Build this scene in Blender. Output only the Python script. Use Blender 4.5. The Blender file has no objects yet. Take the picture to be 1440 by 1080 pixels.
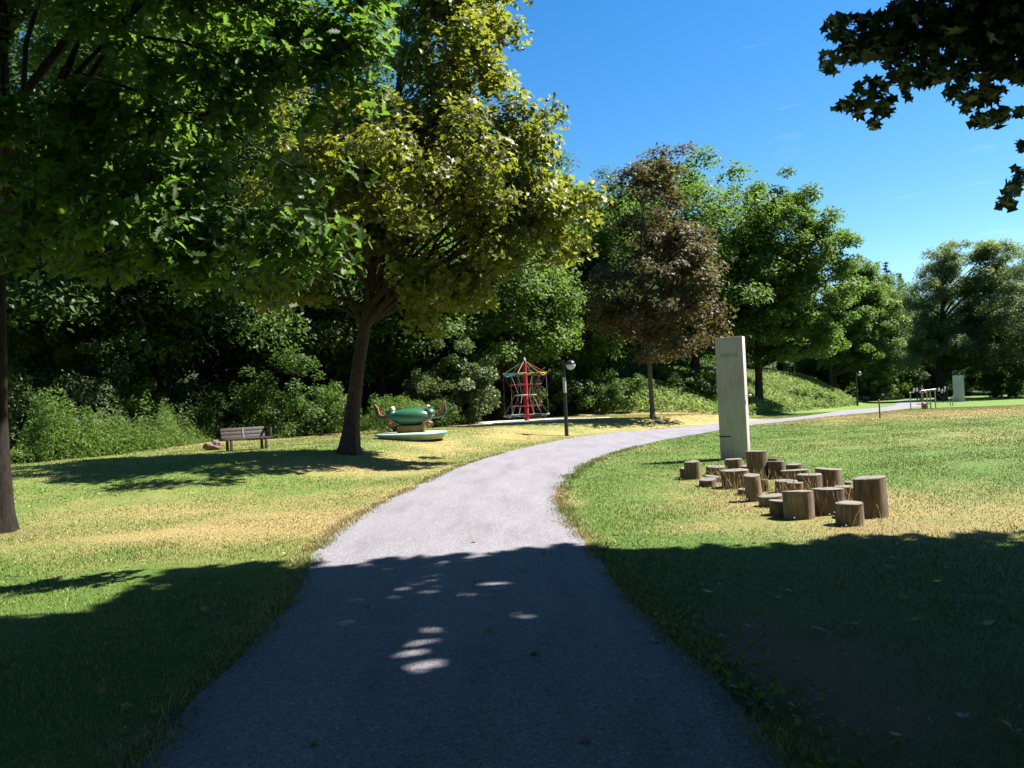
import bpy, bmesh, math, random
import numpy as np
from mathutils import Vector, Matrix

SC = bpy.context.scene
COL = SC.collection
R = math.radians
rng = np.random.default_rng(11)
random.seed(5)

# ------------------------------------------------------------------ camera
FPX, CX, CY, H0, ROLL, EYE = 1120.0, 720.0, 540.0, 562.0, R(2.6), 1.6
PITCH = math.atan((H0 - CY) / FPX)
F = np.array([0, math.cos(PITCH), math.sin(PITCH)])
R0 = np.array([1.0, 0, 0]); U0 = np.array([0, -math.sin(PITCH), math.cos(PITCH)])
RR = math.cos(ROLL) * R0 - math.sin(ROLL) * U0
UU = math.sin(ROLL) * R0 + math.cos(ROLL) * U0
CAM = np.array([0, 0, EYE])

def ray(px, py):
    return F + (px - CX) / FPX * RR + (CY - py) / FPX * UU

def at_depth(px, py, t):
    return CAM + ray(px, py) * t

def project(P):
    d = P - CAM
    t = d @ F
    ts = np.where(np.abs(t) < 1e-3, 1e-3, t)
    return CX + FPX * (d @ RR) / ts, CY - FPX * (d @ UU) / ts, t

def sm(v, a, b):
    u = np.clip((np.asarray(v, float) - a) / (b - a), 0, 1)
    return u * u * (3 - 2 * u)

# path edges as (left, right) points, read off at ground level
PAIRS = [((205,1078),(1098,1064)), ((281,979),(1012,966)), ((400,854),(912,868)), ((456,768),(822,764)),
 ((520,718),(786,718)), ((590,683),(785,692)), ((660,652),(802,668)), ((730,632),(832,650)), ((800,617.5),(872,635)),
 ((860,609),(930,620)), ((955,601.5),(1000,607.5)), ((1011,595.3),(1052,598.7)), ((1062,591.8),(1100,593.5)),
 ((1126,586),(1145,588)), ((1185,577.5),(1200,582.5)), ((1230,574),(1241,579)), ((1252,571.3),(1290,572.5)),
 ((1262,567),(1302,567.5)), ((1258,563.5),(1296,563))]

def flat_hit(px, py):
    r = ray(px, py); t = -EYE / r[2]
    return CAM + r * t
_l = [flat_hit(*p[0]) for p in PAIRS[:14]]
LY = np.array([-20, 1.5] + [p[1] for p in _l]); LX = np.array([-1.6, -1.6] + [p[0] for p in _l])

def terrain(x, y):
    x = np.asarray(x, float); y = np.asarray(y, float)
    xl = np.interp(y, LY, LX)
    z = 0.45 * sm(xl - x, 0.8, 5.5) * sm(y, 11, 18)
    z = z - 0.6 * sm(y, 30, 75) * sm(x, 2, 14)
    fe = np.maximum(47, 31 + 1.35 * x)
    bank = 3.0 * sm(y - fe, 0, 15) + 8 * sm(y - fe, 14, 70)
    z = z + bank * (1 - sm(x, 30, 44))
    z = z + 10 * sm(y, 105, 190) * sm(x, 25, 50)
    # a shallow dip on the left lawn
    z = z - 0.16 * np.exp(-((x + 8) / 4) ** 2 - ((y - 15) / 4) ** 2)
    return z

def at(px, py):
    r = ray(px, py)
    z = 0.0
    for _ in range(60):
        t = (z - EYE) / r[2]
        p = CAM + r * t
        z = 0.5 * z + 0.5 * float(terrain(p[0], p[1]))
    return p
def depth(p):
    return float((np.asarray(p) - CAM) @ F)

cam_d = bpy.data.cameras.new('camera'); cam = bpy.data.objects.new('camera', cam_d); COL.objects.link(cam)
cam_d.sensor_width = 36; cam_d.lens = 36 * FPX / 1440; cam_d.clip_end = 5000; cam_d.clip_start = 0.05
M = Matrix.Identity(4)
for i in range(3):
    M[i][0] = RR[i]; M[i][1] = UU[i]; M[i][2] = -F[i]; M[i][3] = CAM[i]
cam.matrix_world = M
SC.camera = cam

# ------------------------------------------------------------------ light
SUN_EL, SUN_AZ = R(54), R(78)          # azimuth measured from the view direction (+Y) to the right (+X)
SUN = np.array([math.sin(SUN_AZ) * math.cos(SUN_EL), math.cos(SUN_AZ) * math.cos(SUN_EL), math.sin(SUN_EL)])
sd = bpy.data.lights.new('sun', 'SUN'); sun = bpy.data.objects.new('sun', sd); COL.objects.link(sun)
sd.energy = 5.0; sd.angle = R(0.53); sd.color = (1.0, 0.945, 0.86)
sun.location = tuple(SUN * 60)
sun.rotation_euler = Vector(tuple(SUN)).to_track_quat('Z', 'Y').to_euler()
W = bpy.data.worlds.new('World'); SC.world = W; W.use_nodes = True
nt = W.node_tree; nt.nodes.clear()
out = nt.nodes.new('ShaderNodeOutputWorld'); bg = nt.nodes.new('ShaderNodeBackground')
sky = nt.nodes.new('ShaderNodeTexSky'); sky.sky_type = 'NISHITA'; sky.sun_disc = False
sky.sun_elevation = SUN_EL; sky.sun_rotation = SUN_AZ
sky.air_density = 1.0; sky.dust_density = 0.25; sky.ozone_density = 2.2; sky.altitude = 400
hs = nt.nodes.new('ShaderNodeHueSaturation'); hs.inputs['Saturation'].default_value = 1.38
hs.inputs['Value'].default_value = 1.13
# thin wisps of cloud low in the sky
tc = nt.nodes.new('ShaderNodeTexCoord'); mp = nt.nodes.new('ShaderNodeMapping')
mp.inputs['Scale'].default_value = (2.2, 2.2, 16)
nz = nt.nodes.new('ShaderNodeTexNoise'); nz.inputs['Scale'].default_value = 2.3; nz.inputs['Detail'].default_value = 7
nz.inputs['Roughness'].default_value = 0.62
rp = nt.nodes.new('ShaderNodeValToRGB'); rp.color_ramp.elements[0].position = 0.64; rp.color_ramp.elements[1].position = 0.95
rp.color_ramp.elements[0].color = (0, 0, 0, 1); rp.color_ramp.elements[1].color = (.22, .22, .22, 1)
mx = nt.nodes.new('ShaderNodeMix'); mx.data_type = 'RGBA'
nt.links.new(tc.outputs['Generated'], mp.inputs[0]); nt.links.new(mp.outputs[0], nz.inputs['Vector'])
nt.links.new(nz.outputs['Fac'], rp.inputs[0]); nt.links.new(rp.outputs[0], mx.inputs[0])
nt.links.new(sky.outputs[0], hs.inputs['Color']); nt.links.new(hs.outputs[0], mx.inputs[6])
mx.inputs[7].default_value = (9, 9.5, 10, 1)
nt.links.new(mx.outputs[2], bg.inputs[0]); bg.inputs[1].default_value = 0.05
nt.links.new(bg.outputs[0], out.inputs[0])
SC.view_settings.view_transform = 'Standard'; SC.view_settings.look = 'None'
SC.view_settings.exposure = 1.85; SC.view_settings.gamma = 1
SC.cycles.max_bounces = 6; SC.cycles.diffuse_bounces = 1; SC.cycles.glossy_bounces = 2
SC.cycles.transmission_bounces = 3; SC.cycles.caustics_reflective = False; SC.cycles.caustics_refractive = False

# ------------------------------------------------------------------ helpers
def tag(o, label=None, cat=None, group=None, kind=None):
    if label: o['label'] = label
    if cat: o['category'] = cat
    if group: o['group'] = group
    if kind: o['kind'] = kind
    return o

def empty(name, loc, rz=0.0):
    o = bpy.data.objects.new(name, None); COL.objects.link(o)
    o.empty_display_size = 0.2
    o.location = tuple(loc); o.rotation_euler = (0, 0, rz)
    return o

def link(name, me, mat, parent=None):
    o = bpy.data.objects.new(name, me); COL.objects.link(o)
    if mat is not None and not me.materials:
        me.materials.append(mat)
    if parent is not None: o.parent = parent
    return o

class MB:
    def __init__(s): s.v = []; s.f = []
    def add(s, vs, fs):
        b = len(s.v); s.v += [tuple(v) for v in vs]; s.f += [tuple(i + b for i in f) for f in fs]
    def box(s, c, d, rot=None, taper=1.0):
        vs = []
        for z in (-1, 1):
            k = taper if z > 0 else 1
            for x, y in ((-1, -1), (1, -1), (1, 1), (-1, 1)):
                v = Vector((x * d[0] / 2 * k, y * d[1] / 2 * k, z * d[2] / 2))
                if rot is not None: v = rot @ v
                vs.append((v.x + c[0], v.y + c[1], v.z + c[2]))
        s.add(vs, [(3, 2, 1, 0), (4, 5, 6, 7), (0, 1, 5, 4), (1, 2, 6, 5), (2, 3, 7, 6), (3, 0, 4, 7)])
    def tube(s, pts, radii, n=8, cap=True, wob=0.0, jag=None):
        pts = [Vector(tuple(p)) for p in pts]
        if not hasattr(radii, '__len__'): radii = [radii] * len(pts)
        b = len(s.v); ref = None
        for i, p in enumerate(pts):
            t = (pts[min(i + 1, len(pts) - 1)] - pts[max(i - 1, 0)])
            t = t.normalized() if t.length > 1e-9 else Vector((0, 0, 1))
            if ref is None:
                ref = Vector((1, 0, 0)) if abs(t.x) < .8 else Vector((0, 1, 0))
            a = (ref - t * ref.dot(t)).normalized(); ref = a; c = t.cross(a)
            for k in range(n):
                an = 2 * math.pi * k / n
                rr = radii[i] * (1 + (random.uniform(-wob, wob) if wob else 0))
                if jag: rr *= jag(i, an)
                q = p + (a * math.cos(an) + c * math.sin(an)) * rr
                s.v.append((q.x, q.y, q.z))
        for i in range(len(pts) - 1):
            for k in range(n):
                k2 = (k + 1) % n
                s.f.append((b + i * n + k, b + i * n + k2, b + (i + 1) * n + k2, b + (i + 1) * n + k))
        if cap:
            s.f.append(tuple(b + k for k in reversed(range(n))))
            e = b + (len(pts) - 1) * n
            s.f.append(tuple(e + k for k in range(n)))
    def lathe(s, prof, n=24, c=(0, 0, 0)):
        b = len(s.v)
        for r, z in prof:
            for k in range(n):
                an = 2 * math.pi * k / n
                s.v.append((c[0] + r * math.cos(an), c[1] + r * math.sin(an), c[2] + z))
        for i in range(len(prof) - 1):
            for k in range(n):
                k2 = (k + 1) % n
                s.f.append((b + i * n + k, b + i * n + k2, b + (i + 1) * n + k2, b + (i + 1) * n + k))
        if prof[0][0] > 1e-4: s.f.append(tuple(b + k for k in reversed(range(n))))
        if prof[-1][0] > 1e-4: s.f.append(tuple(b + (len(prof) - 1) * n + k for k in range(n)))
    def ell(s, c, r, nu=14, nv=9, rot=None, fn=None):
        vs = []; fs = []
        for j in range(nv + 1):
            th = math.pi * j / nv
            for i in range(nu):
                ph = 2 * math.pi * i / nu
                v = Vector((math.sin(th) * math.cos(ph), math.sin(th) * math.sin(ph), math.cos(th)))
                k = fn(v) if fn else 1
                v = Vector((v.x * r[0] * k, v.y * r[1] * k, v.z * r[2] * k))
                if rot is not None: v = rot @ v
                vs.append((v.x + c[0], v.y + c[1], v.z + c[2]))
        for j in range(nv):
            for i in range(nu):
                i2 = (i + 1) % nu
                fs.append((j * nu + i, (j + 1) * nu + i, (j + 1) * nu + i2, j * nu + i2))
        s.add(vs, fs)
    def build(s, name, mat, parent=None, smooth=True, bevel=0.0, angle=40):
        me = bpy.data.meshes.new(name); me.from_pydata(s.v, [], s.f); me.update()
        bm = bmesh.new(); bm.from_mesh(me)
        bmesh.ops.remove_doubles(bm, verts=bm.verts, dist=1e-5)
        if bevel > 0:
            ed = [e for e in bm.edges if len(e.link_faces) == 2 and e.calc_face_angle(0) > R(35)]
            bmesh.ops.bevel(bm, geom=ed, offset=bevel, segments=2, affect='EDGES', profile=.6)
        bmesh.ops.recalc_face_normals(bm, faces=bm.faces)
        for e in bm.edges:
            e.smooth = not (len(e.link_faces) == 2 and e.calc_face_angle(0) > R(angle))
        for f in bm.faces: f.smooth = smooth
        bm.to_mesh(me); bm.free()
        return link(name, me, mat, parent)

# ------------------------------------------------------------------ materials
KA = .6        # everything sits a little under its textbook albedo; the exposure is set for the shade-rich view
def new_mat(name):
    m = bpy.data.materials.new(name); m.use_nodes = True
    n = m.node_tree.nodes; n.clear()
    o = n.new('ShaderNodeOutputMaterial'); p = n.new('ShaderNodeBsdfPrincipled')
    m.node_tree.links.new(p.outputs[0], o.inputs[0])
    return m, m.node_tree, p, o

def ramp(t, stops):
    r = t.nodes.new('ShaderNodeValToRGB'); e = r.color_ramp.elements
    while len(e) < len(stops): e.new(0.5)
    for q, (pos, c) in zip(e, stops):
        q.position = pos; q.color = (c[0], c[1], c[2], 1)
    return r

def noise(t, scale, detail=4, rough=.55, vec=None, stretch=None, coord='Object'):
    n = t.nodes.new('ShaderNodeTexNoise'); n.inputs['Scale'].default_value = scale
    n.inputs['Detail'].default_value = detail; n.inputs['Roughness'].default_value = rough
    if vec is None:
        c = t.nodes.new('ShaderNodeTexCoord'); vec = c.outputs[coord]
    if stretch:
        m = t.nodes.new('ShaderNodeMapping'); m.inputs['Scale'].default_value = stretch
        t.links.new(vec, m.inputs[0]); vec = m.outputs[0]
    t.links.new(vec, n.inputs['Vector'])
    return n

def bump(t, p, h, strength=.4, dist=.01):
    b = t.nodes.new('ShaderNodeBump'); b.inputs['Strength'].default_value = strength
    b.inputs['Distance'].default_value = dist
    t.links.new(h, b.inputs['Height']); t.links.new(b.outputs[0], p.inputs['Normal'])

def paint(name, c, rough=.45, var=.25, scale=9, metal=0, bmp=.05, spec=.5, dirt=None):
    m, t, p, o = new_mat(name)
    c = tuple(x * KA for x in c); dirt = tuple(x * KA for x in dirt) if dirt else None
    n = noise(t, scale, 5)
    d = dirt if dirt else tuple(x * (1 - var) for x in c)
    r = ramp(t, [(.35, d), (.65, c)])
    t.links.new(n.outputs[0], r.inputs[0]); t.links.new(r.outputs[0], p.inputs['Base Color'])
    p.inputs['Roughness'].default_value = rough; p.inputs['Metallic'].default_value = metal
    p.inputs['Specular IOR Level'].default_value = spec
    if bmp: bump(t, p, n.outputs[0], bmp, .01)
    return m

def leaf_mat(name, cols, trans, tf=.35, rough=.5, spec=.35, clump=None):
    """cols: ramp of leaf colours picked per leaf; trans: colour of light passing through the blade"""
    m, t, p, o = new_mat(name)
    g = t.nodes.new('ShaderNodeNewGeometry')
    cols = [tuple(x * .72 for x in c) for c in cols]
    r = ramp(t, [(i / max(1, len(cols) - 1), c) for i, c in enumerate(cols)])
    src = g.outputs['Random Per Island']
    if clump:
        n = noise(t, clump, 2)
        a = t.nodes.new('ShaderNodeMath'); a.operation = 'MULTIPLY_ADD'
        t.links.new(n.outputs[0], a.inputs[0]); a.inputs[1].default_value = 1.5; a.inputs[2].default_value = -.75 
        b = t.nodes.new('ShaderNodeMath'); b.operation = 'ADD'; b.use_clamp = True
        t.links.new(a.outputs[0], b.inputs[0]); t.links.new(src, b.inputs[1]); src = b.outputs[0]
    t.links.new(src, r.inputs[0])
    t.links.new(r.outputs[0], p.inputs['Base Color'])
    p.inputs['Roughness'].default_value = rough; p.inputs['Specular IOR Level'].default_value = spec
    tr = t.nodes.new('ShaderNodeBsdfTranslucent')
    mm = t.nodes.new('ShaderNodeMix'); mm.data_type = 'RGBA'; mm.blend_type = 'MIX'; mm.inputs[0].default_value = .35
    mm.inputs[6].default_value = (*trans, 1); t.links.new(r.outputs[0], mm.inputs[7])
    t.links.new(mm.outputs[2], tr.inputs[0])
    ms = t.nodes.new('ShaderNodeMixShader'); ms.inputs[0].default_value = tf
    t.links.new(p.outputs[0], ms.inputs[1]); t.links.new(tr.outputs[0], ms.inputs[2])
    t.links.new(ms.outputs[0], o.inputs[0])
    return m

def bark_mat(name, c1, c2, scale=7):
    m, t, p, o = new_mat(name)
    n = noise(t, scale, 8, .7, stretch=(3.2, 3.2, .55))
    n2 = noise(t, 1.6, 3, .6)
    r = ramp(t, [(.36, tuple(x * KA for x in c1)), (.62, tuple(x * KA for x in c2))]); t.links.new(n.outputs[0], r.inputs[0])
    mm = t.nodes.new('ShaderNodeMix'); mm.data_type = 'RGBA'; mm.blend_type = 'MULTIPLY'; mm.inputs[0].default_value = .6
    r2 = ramp(t, [(.3, (.45, .5, .42)), (.7, (1, 1, 1))]); t.links.new(n2.outputs[0], r2.inputs[0])
    t.links.new(r.outputs[0], mm.inputs[6]); t.links.new(r2.outputs[0], mm.inputs[7])
    t.links.new(mm.outputs[2], p.inputs['Base Color']); p.inputs['Roughness'].default_value = .9
    p.inputs['Specular IOR Level'].default_value = .15
    bump(t, p, n.outputs[0], .6, .015)
    return m

GREEN = ((.055, .12, .012), (.075, .148, .018), (.115, .18, .035))
DRY = ((.22, .165, .06), (.30, .23, .09), (.38, .30, .14))
SOIL = ((.16, .085, .05), (.24, .14, .085))

def lawn_mat(name, blades=False):
    m, t, p, o = new_mat(name)
    g = t.nodes.new('ShaderNodeNewGeometry')
    ad = t.nodes.new('ShaderNodeAttribute'); ad.attribute_name = 'dry'
    aso = t.nodes.new('ShaderNodeAttribute'); aso.attribute_name = 'soil'
    pos = g.outputs['Position']
    n1 = noise(t, 2.6, 6, .7, vec=pos); n2 = noise(t, 38, 5, .75, vec=pos); n3 = noise(t, 9, 4, .7, vec=pos)
    gr = ramp(t, [(.3, GREEN[0]), (.5, GREEN[1]), (.72, GREEN[2])])
    dr = ramp(t, [(.3, DRY[0]), (.5, DRY[1]), (.7, DRY[2])])
    sr = ramp(t, [(.35, SOIL[0]), (.65, SOIL[1])])
    if blades:
        t.links.new(g.outputs['Random Per Island'], gr.inputs[0]); t.links.new(g.outputs['Random Per Island'], dr.inputs[0])
    else:
        t.links.new(n2.outputs[0], gr.inputs[0]); t.links.new(n2.outputs[0], dr.inputs[0])
    t.links.new(n2.outputs[0], sr.inputs[0])
    def mth(op, a, b, clamp=False):
        q = t.nodes.new('ShaderNodeMath'); q.operation = op; q.use_clamp = clamp
        for i, v in enumerate((a, b)):
            if isinstance(v, (int, float)): q.inputs[i].default_value = v
            else: t.links.new(v, q.inputs[i])
        return q.outputs[0]
    nn = mth('ADD', mth('MULTIPLY', mth('SUBTRACT', n1.outputs[0], .5), 1.0), mth('MULTIPLY', mth('SUBTRACT', n3.outputs[0], .5), .9))
    nn = mth('ADD', nn, mth('MULTIPLY', mth('SUBTRACT', n2.outputs[0], .5), 1.3))
    if blades:
        nn = mth('ADD', nn, mth('MULTIPLY', mth('SUBTRACT', g.outputs['Random Per Island'], .5), 1.1))
    fac = mth('ADD', ad.outputs['Fac'], nn, True)
    mx = t.nodes.new('ShaderNodeMix'); mx.data_type = 'RGBA'
    t.links.new(fac, mx.inputs[0]); t.links.new(gr.outputs[0], mx.inputs[6]); t.links.new(dr.outputs[0], mx.inputs[7])
    col = mx.outputs[2]
    if not blades:
        f2 = mth('ADD', aso.outputs['Fac'], mth('MULTIPLY', nn, mth('MULTIPLY', aso.outputs['Fac'], .8)), True)
        m2 = t.nodes.new('ShaderNodeMix'); m2.data_type = 'RGBA'
        t.links.new(f2, m2.inputs[0]); t.links.new(col, m2.inputs[6]); t.links.new(sr.outputs[0], m2.inputs[7])
        col = m2.outputs[2]
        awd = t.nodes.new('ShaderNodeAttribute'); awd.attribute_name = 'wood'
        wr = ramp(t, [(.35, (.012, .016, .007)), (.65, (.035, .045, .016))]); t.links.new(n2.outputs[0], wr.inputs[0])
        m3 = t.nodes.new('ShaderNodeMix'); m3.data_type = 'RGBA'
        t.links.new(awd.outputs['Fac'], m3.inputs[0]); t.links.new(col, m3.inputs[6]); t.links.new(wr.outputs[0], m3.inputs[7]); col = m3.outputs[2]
        nb = noise(t, 55, 6, .8, vec=pos)
        bump(t, p, nb.outputs[0], .9, .035)
    t.links.new(col, p.inputs['Base Color']); p.inputs['Roughness'].default_value = .75
    p.inputs['Specular IOR Level'].default_value = .2
    if blades:
        p.inputs['Specular IOR Level'].default_value = .5; p.inputs['Roughness'].default_value = .45
        tr = t.nodes.new('ShaderNodeBsdfTranslucent'); t.links.new(col, tr.inputs[0])
        ms = t.nodes.new('ShaderNodeMixShader'); ms.inputs[0].default_value = .3
        t.links.new(p.outputs[0], ms.inputs[1]); t.links.new(tr.outputs[0], ms.inputs[2]); t.links.new(ms.outputs[0], o.inputs[0])
    return m

def gravel_mat():
    m, t, p, o = new_mat('grey_gravel')
    g = t.nodes.new('ShaderNodeNewGeometry'); pos = g.outputs['Position']
    v = t.nodes.new('ShaderNodeTexVoronoi'); v.inputs['Scale'].default_value = 75; t.links.new(pos, v.inputs['Vector'])
    n2 = noise(t, 1.3, 4, .6, vec=pos, stretch=(1.6, .35, 1)); n3 = noise(t, 160, 3, .8, vec=pos)
    r = ramp(t, [(0, (.085, .08, .085)), (.3, (.157, .153, .170)), (.8, (.212, .206, .23)), (1, (.33, .32, .34))])
    t.links.new(v.outputs['Color'], r.inputs[0])
    r2 = ramp(t, [(.25, (.74, .73, .76)), (.5, (.98, .97, .98)), (.75, (1.12, 1.10, 1.10))]); t.links.new(n2.outputs[0], r2.inputs[0])
    r3 = ramp(t, [(.3, (.72, .72, .72)), (.7, (1.2, 1.2, 1.2))]); t.links.new(n3.outputs[0], r3.inputs[0])
    a = t.nodes.new('ShaderNodeMix'); a.data_type = 'RGBA'; a.blend_type = 'MULTIPLY'; a.inputs[0].default_value = 1
    b = t.nodes.new('ShaderNodeMix'); b.data_type = 'RGBA'; b.blend_type = 'MULTIPLY'; b.inputs[0].default_value = 1
    t.links.new(r.outputs[0], a.inputs[6]); t.links.new(r2.outputs[0], a.inputs[7])
    t.links.new(a.outputs[2], b.inputs[6]); t.links.new(r3.outputs[0], b.inputs[7])
    t.links.new(b.outputs[2], p.inputs['Base Color']); p.inputs['Roughness'].default_value = .9
    p.inputs['Specular IOR Level'].default_value = .2
    ad = t.nodes.new('ShaderNodeMath'); ad.operation = 'ADD'
    t.links.new(v.outputs['Distance'], ad.inputs[0]); t.links.new(n3.outputs[0], ad.inputs[1])
    bump(t, p, ad.outputs[0], .7, .008)
    return m

MAT_LAWN = lawn_mat('lawn'); MAT_BLADE = lawn_mat('lawn_blades', True); MAT_GRAVEL = gravel_mat()
MAT_SAND = paint('sand', (.88, .77, .62), .95, .2, 30, bmp=.5, spec=.1)
BARK_DARK = bark_mat('dark_bark', (.035, .028, .022), (.11, .085, .07))
BARK_OAK = bark_mat('oak_bark', (.018, .015, .013), (.055, .045, .038))
BARK_RED = bark_mat('reddish_bark', (.045, .03, .025), (.15, .105, .085), 9)
BARK_PALE = bark_mat('pale_bark', (.12, .10, .08), (.28, .24, .19))
OAK = leaf_mat('oak_foliage', [(.028, .06, .008), (.05, .10, .012), (.075, .14, .018)], (.19, .36, .035), .5, .5, .35)
MAPLE_SHADE = leaf_mat('maple_foliage', [(.02, .055, .010), (.03, .075, .014), (.045, .095, .018)], (.07, .13, .02), .12, .45, .4)
OLIVE = leaf_mat('olive_foliage', [(.05, .042, .014), (.085, .098, .014), (.13, .155, .018), (.155, .185, .025)], (.38, .43, .03), .45, .45, .45, .45)
COPPER = leaf_mat('copper_foliage', [(.04, .028, .02), (.065, .045, .032), (.09, .062, .035), (.045, .08, .022), (.055, .095, .024)], (.28, .22, .06), .28, .55, .3, .3)
DEEP = leaf_mat('deep_green_foliage', [(.028, .055, .010), (.045, .088, .014), (.065, .12, .02)], (.17, .32, .03), .32, .55, .25, .3)
MID = leaf_mat('mid_green_foliage', [(.04, .08, .010), (.06, .115, .014), (.085, .15, .02)], (.22, .40, .03), .38, .55, .25, .3)
FRESH = leaf_mat('fresh_green_foliage', [(.06, .12, .02), (.085, .16, .026), (.12, .20, .04)], (.28, .45, .05), .35, .5, .3, .5)
ASH = leaf_mat('grey_green_foliage', [(.075, .11, .034), (.11, .155, .05), (.18, .22, .10)], (.30, .42, .08), .44, .5, .35, .25)
GREYLEAF = leaf_mat('pale_shrub_foliage', [(.055, .085, .028), (.085, .12, .04), (.13, .165, .065)], (.24, .36, .06), .32, .5, .35, .5)
CONIFER = leaf_mat('conifer_needles', [(.012, .035, .022), (.02, .05, .03), (.03, .065, .04)], (.03, .07, .03), .12, .6, .3)
REDLEAF = leaf_mat('red_shrub_foliage', [(.12, .035, .025), (.17, .06, .03), (.07, .09, .03)], (.4, .12, .05), .3)

# ------------------------------------------------------------------ foliage
def half(pts):
    """leaf from a half outline (x along the rib, y out), folded at the rib"""
    n = len(pts); v = [(x, y, .22 * y) for x, y in pts]; w = [(x, -y, .22 * y) for x, y in pts[1:-1]]
    f1 = list(range(n)); f2 = [0] + [n + i for i in range(len(w))] + [n - 1]
    return np.array(v + w, float), [f1[::-1], f2]
T_OVAL = half([(0, 0), (.3, .27), (.68, .23), (1, 0)])
T_NARROW = half([(0, 0), (.35, .11), (.7, .09), (1, 0)])
T_STAR = half([(0, 0), (0, .38), (.24, .28), (.6, .56), (.58, .2), (1, 0)])
T_MAPLE = half([(0, 0), (-.1, .18), (-.02, .42), (.12, .34), (.22, .40), (.60, .64), (.55, .42), (.66, .36), (.56, .17), (.80, .17), (1.02, 0)])
T_OAK = half([(0, 0), (.10, .06), (.2, .2), (.3, .11), (.44, .29), (.52, .15), (.68, .31), (.74, .17), (.9, .19), (1, 0)])

def foliage_mesh(name, P, N, size, tmpl, droop=.25, seed=0):
    """P leaf positions, N leaf normals (n,3), size (n,)"""
    g = np.random.default_rng(seed)
    n = len(P); tv, tf = tmpl; k = len(tv)
    N = N / np.linalg.norm(N, axis=1, keepdims=True)
    d = g.normal(size=(n, 3)); d[:, 2] -= droop * 2
    d -= N * np.sum(d * N, axis=1, keepdims=True)
    d /= np.linalg.norm(d, axis=1, keepdims=True) + 1e-9
    e = np.cross(N, d)
    loc = tv[None] * size[:, None, None]
    loc[:, :, 1] *= g.uniform(.8, 1.15, (n, 1))
    curl = g.uniform(-.5, .15, (n, 1)) * size[:, None]
    zz = loc[:, :, 2] + curl * (tv[None, :, 0] ** 2)
    V = P[:, None, :] + (loc[:, :, 0] - .5 * size[:, None])[:, :, None] * d[:, None] + loc[:, :, 1:2] * e[:, None] + zz[:, :, None] * N[:, None]
    me = bpy.data.meshes.new(name)
    me.vertices.add(n * k); me.vertices.foreach_set('co', V.astype(np.float32).ravel())
    per = sum(len(f) for f in tf); idx = np.concatenate([np.array(f) for f in tf])
    L = (np.arange(n)[:, None] * k + idx[None]).astype(np.int32).ravel()
    st = np.cumsum([0] + [len(f) for f in tf[:-1]])
    S = (np.arange(n)[:, None] * per + st[None]).astype(np.int32).ravel()
    me.loops.add(len(L)); me.loops.foreach_set('vertex_index', L)
    me.polygons.add(len(S)); me.polygons.foreach_set('loop_start', S)
    me.update(calc_edges=True)
    return me

def sphere_dirs(g, n):
    d = g.normal(size=(n, 3)); return d / np.linalg.norm(d, axis=1, keepdims=True)

def clusters(g, envs, K, inner=.45):
    """clump centres spread through the envelope ellipsoids, denser toward their shells"""
    out = []
    w = np.array([e[1][0] * e[1][1] * e[1][2] for e in envs]) ** .8; w = w / w.sum()
    pick = g.choice(len(envs), K, p=w)
    for i in pick:
        c, r = np.array(envs[i][0]), np.array(envs[i][1])
        d = sphere_dirs(g, 1)[0]
        out.append(c + d * r * (inner + (1 - inner) * g.random() ** .55) * (1 + .08 * g.normal()))
    return np.array(out)

def leaves_from(g, C, rc, n, up=.75, flat=.6, outc=None):
    """n leaves around clump centres C of radius rc"""
    m = len(C); rc = np.broadcast_to(rc, (m,)) * g.uniform(.65, 1.3, m)
    w = rc ** 2; w = w / w.sum()
    ci = g.choice(m, n, p=w)
    d = sphere_dirs(g, n)
    rad = rc[ci] * (g.random(n) ** .5)
    off = d * rad[:, None]; off[:, 2] *= flat
    off[:, 2] -= .25 * rad * (np.hypot(off[:, 0], off[:, 1]) / (rc[ci] + 1e-6))
    P = C[ci] + off
    o = d.copy()
    if outc is not None:
        q = P - np.asarray(outc); q /= np.linalg.norm(q, axis=1, keepdims=True) + 1e-6; o = .5 * o + .7 * q
    N = np.array([0, 0, 1.0]) * up + o * .5 + g.normal(size=(n, 3)) * .42
    return P, N

def trunk_mb(g, mb, pts, radii, n=14, flare=1.5):
    pts = np.array(pts, float); radii = np.array(radii, float)
    m = 22; u = np.linspace(0, 1, m); s = np.linspace(0, 1, len(pts))
    P = np.stack([np.interp(u, s, pts[:, i]) for i in range(3)], 1); Rr = np.interp(u, s, radii)
    P[1:, :2] += np.cumsum(g.normal(size=(m - 1, 2)) * radii[0] * .035, 0)
    ph = g.uniform(0, 6.28, 4)
    zz = P[:, 2] - P[0, 2]
    fl = 1 + (flare - 1) * np.exp(-zz / (radii[0] * 2.2))
    mb.tube(P, Rr * fl, n, jag=lambda i, a: 1 + (.05 + .22 * math.exp(-zz[i] / (radii[0] * 1.5))) * math.sin(5 * a + ph[0]) * .6 + .05 * math.sin(3 * a + ph[1] + i * .4))
    return P, Rr

def limb(g, mb, a, b, r0, r1, n=7, sag=.15, seg=7):
    a = np.array(a); b = np.array(b); L = np.linalg.norm(b - a)
    up = np.array([0, 0, L * sag]); sd_ = g.normal(size=3) * L * .07
    pts = []; u = np.linspace(0, 1, seg)
    for x in u:
        pts.append(a * (1 - x) + b * x + (up + sd_) * 4 * x * (1 - x) * .6 + g.normal(size=3) * L * .012 * (0 < x < 1))
    mb.tube(pts, np.linspace(r0, r1, seg), n, cap=False)
    return pts

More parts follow.
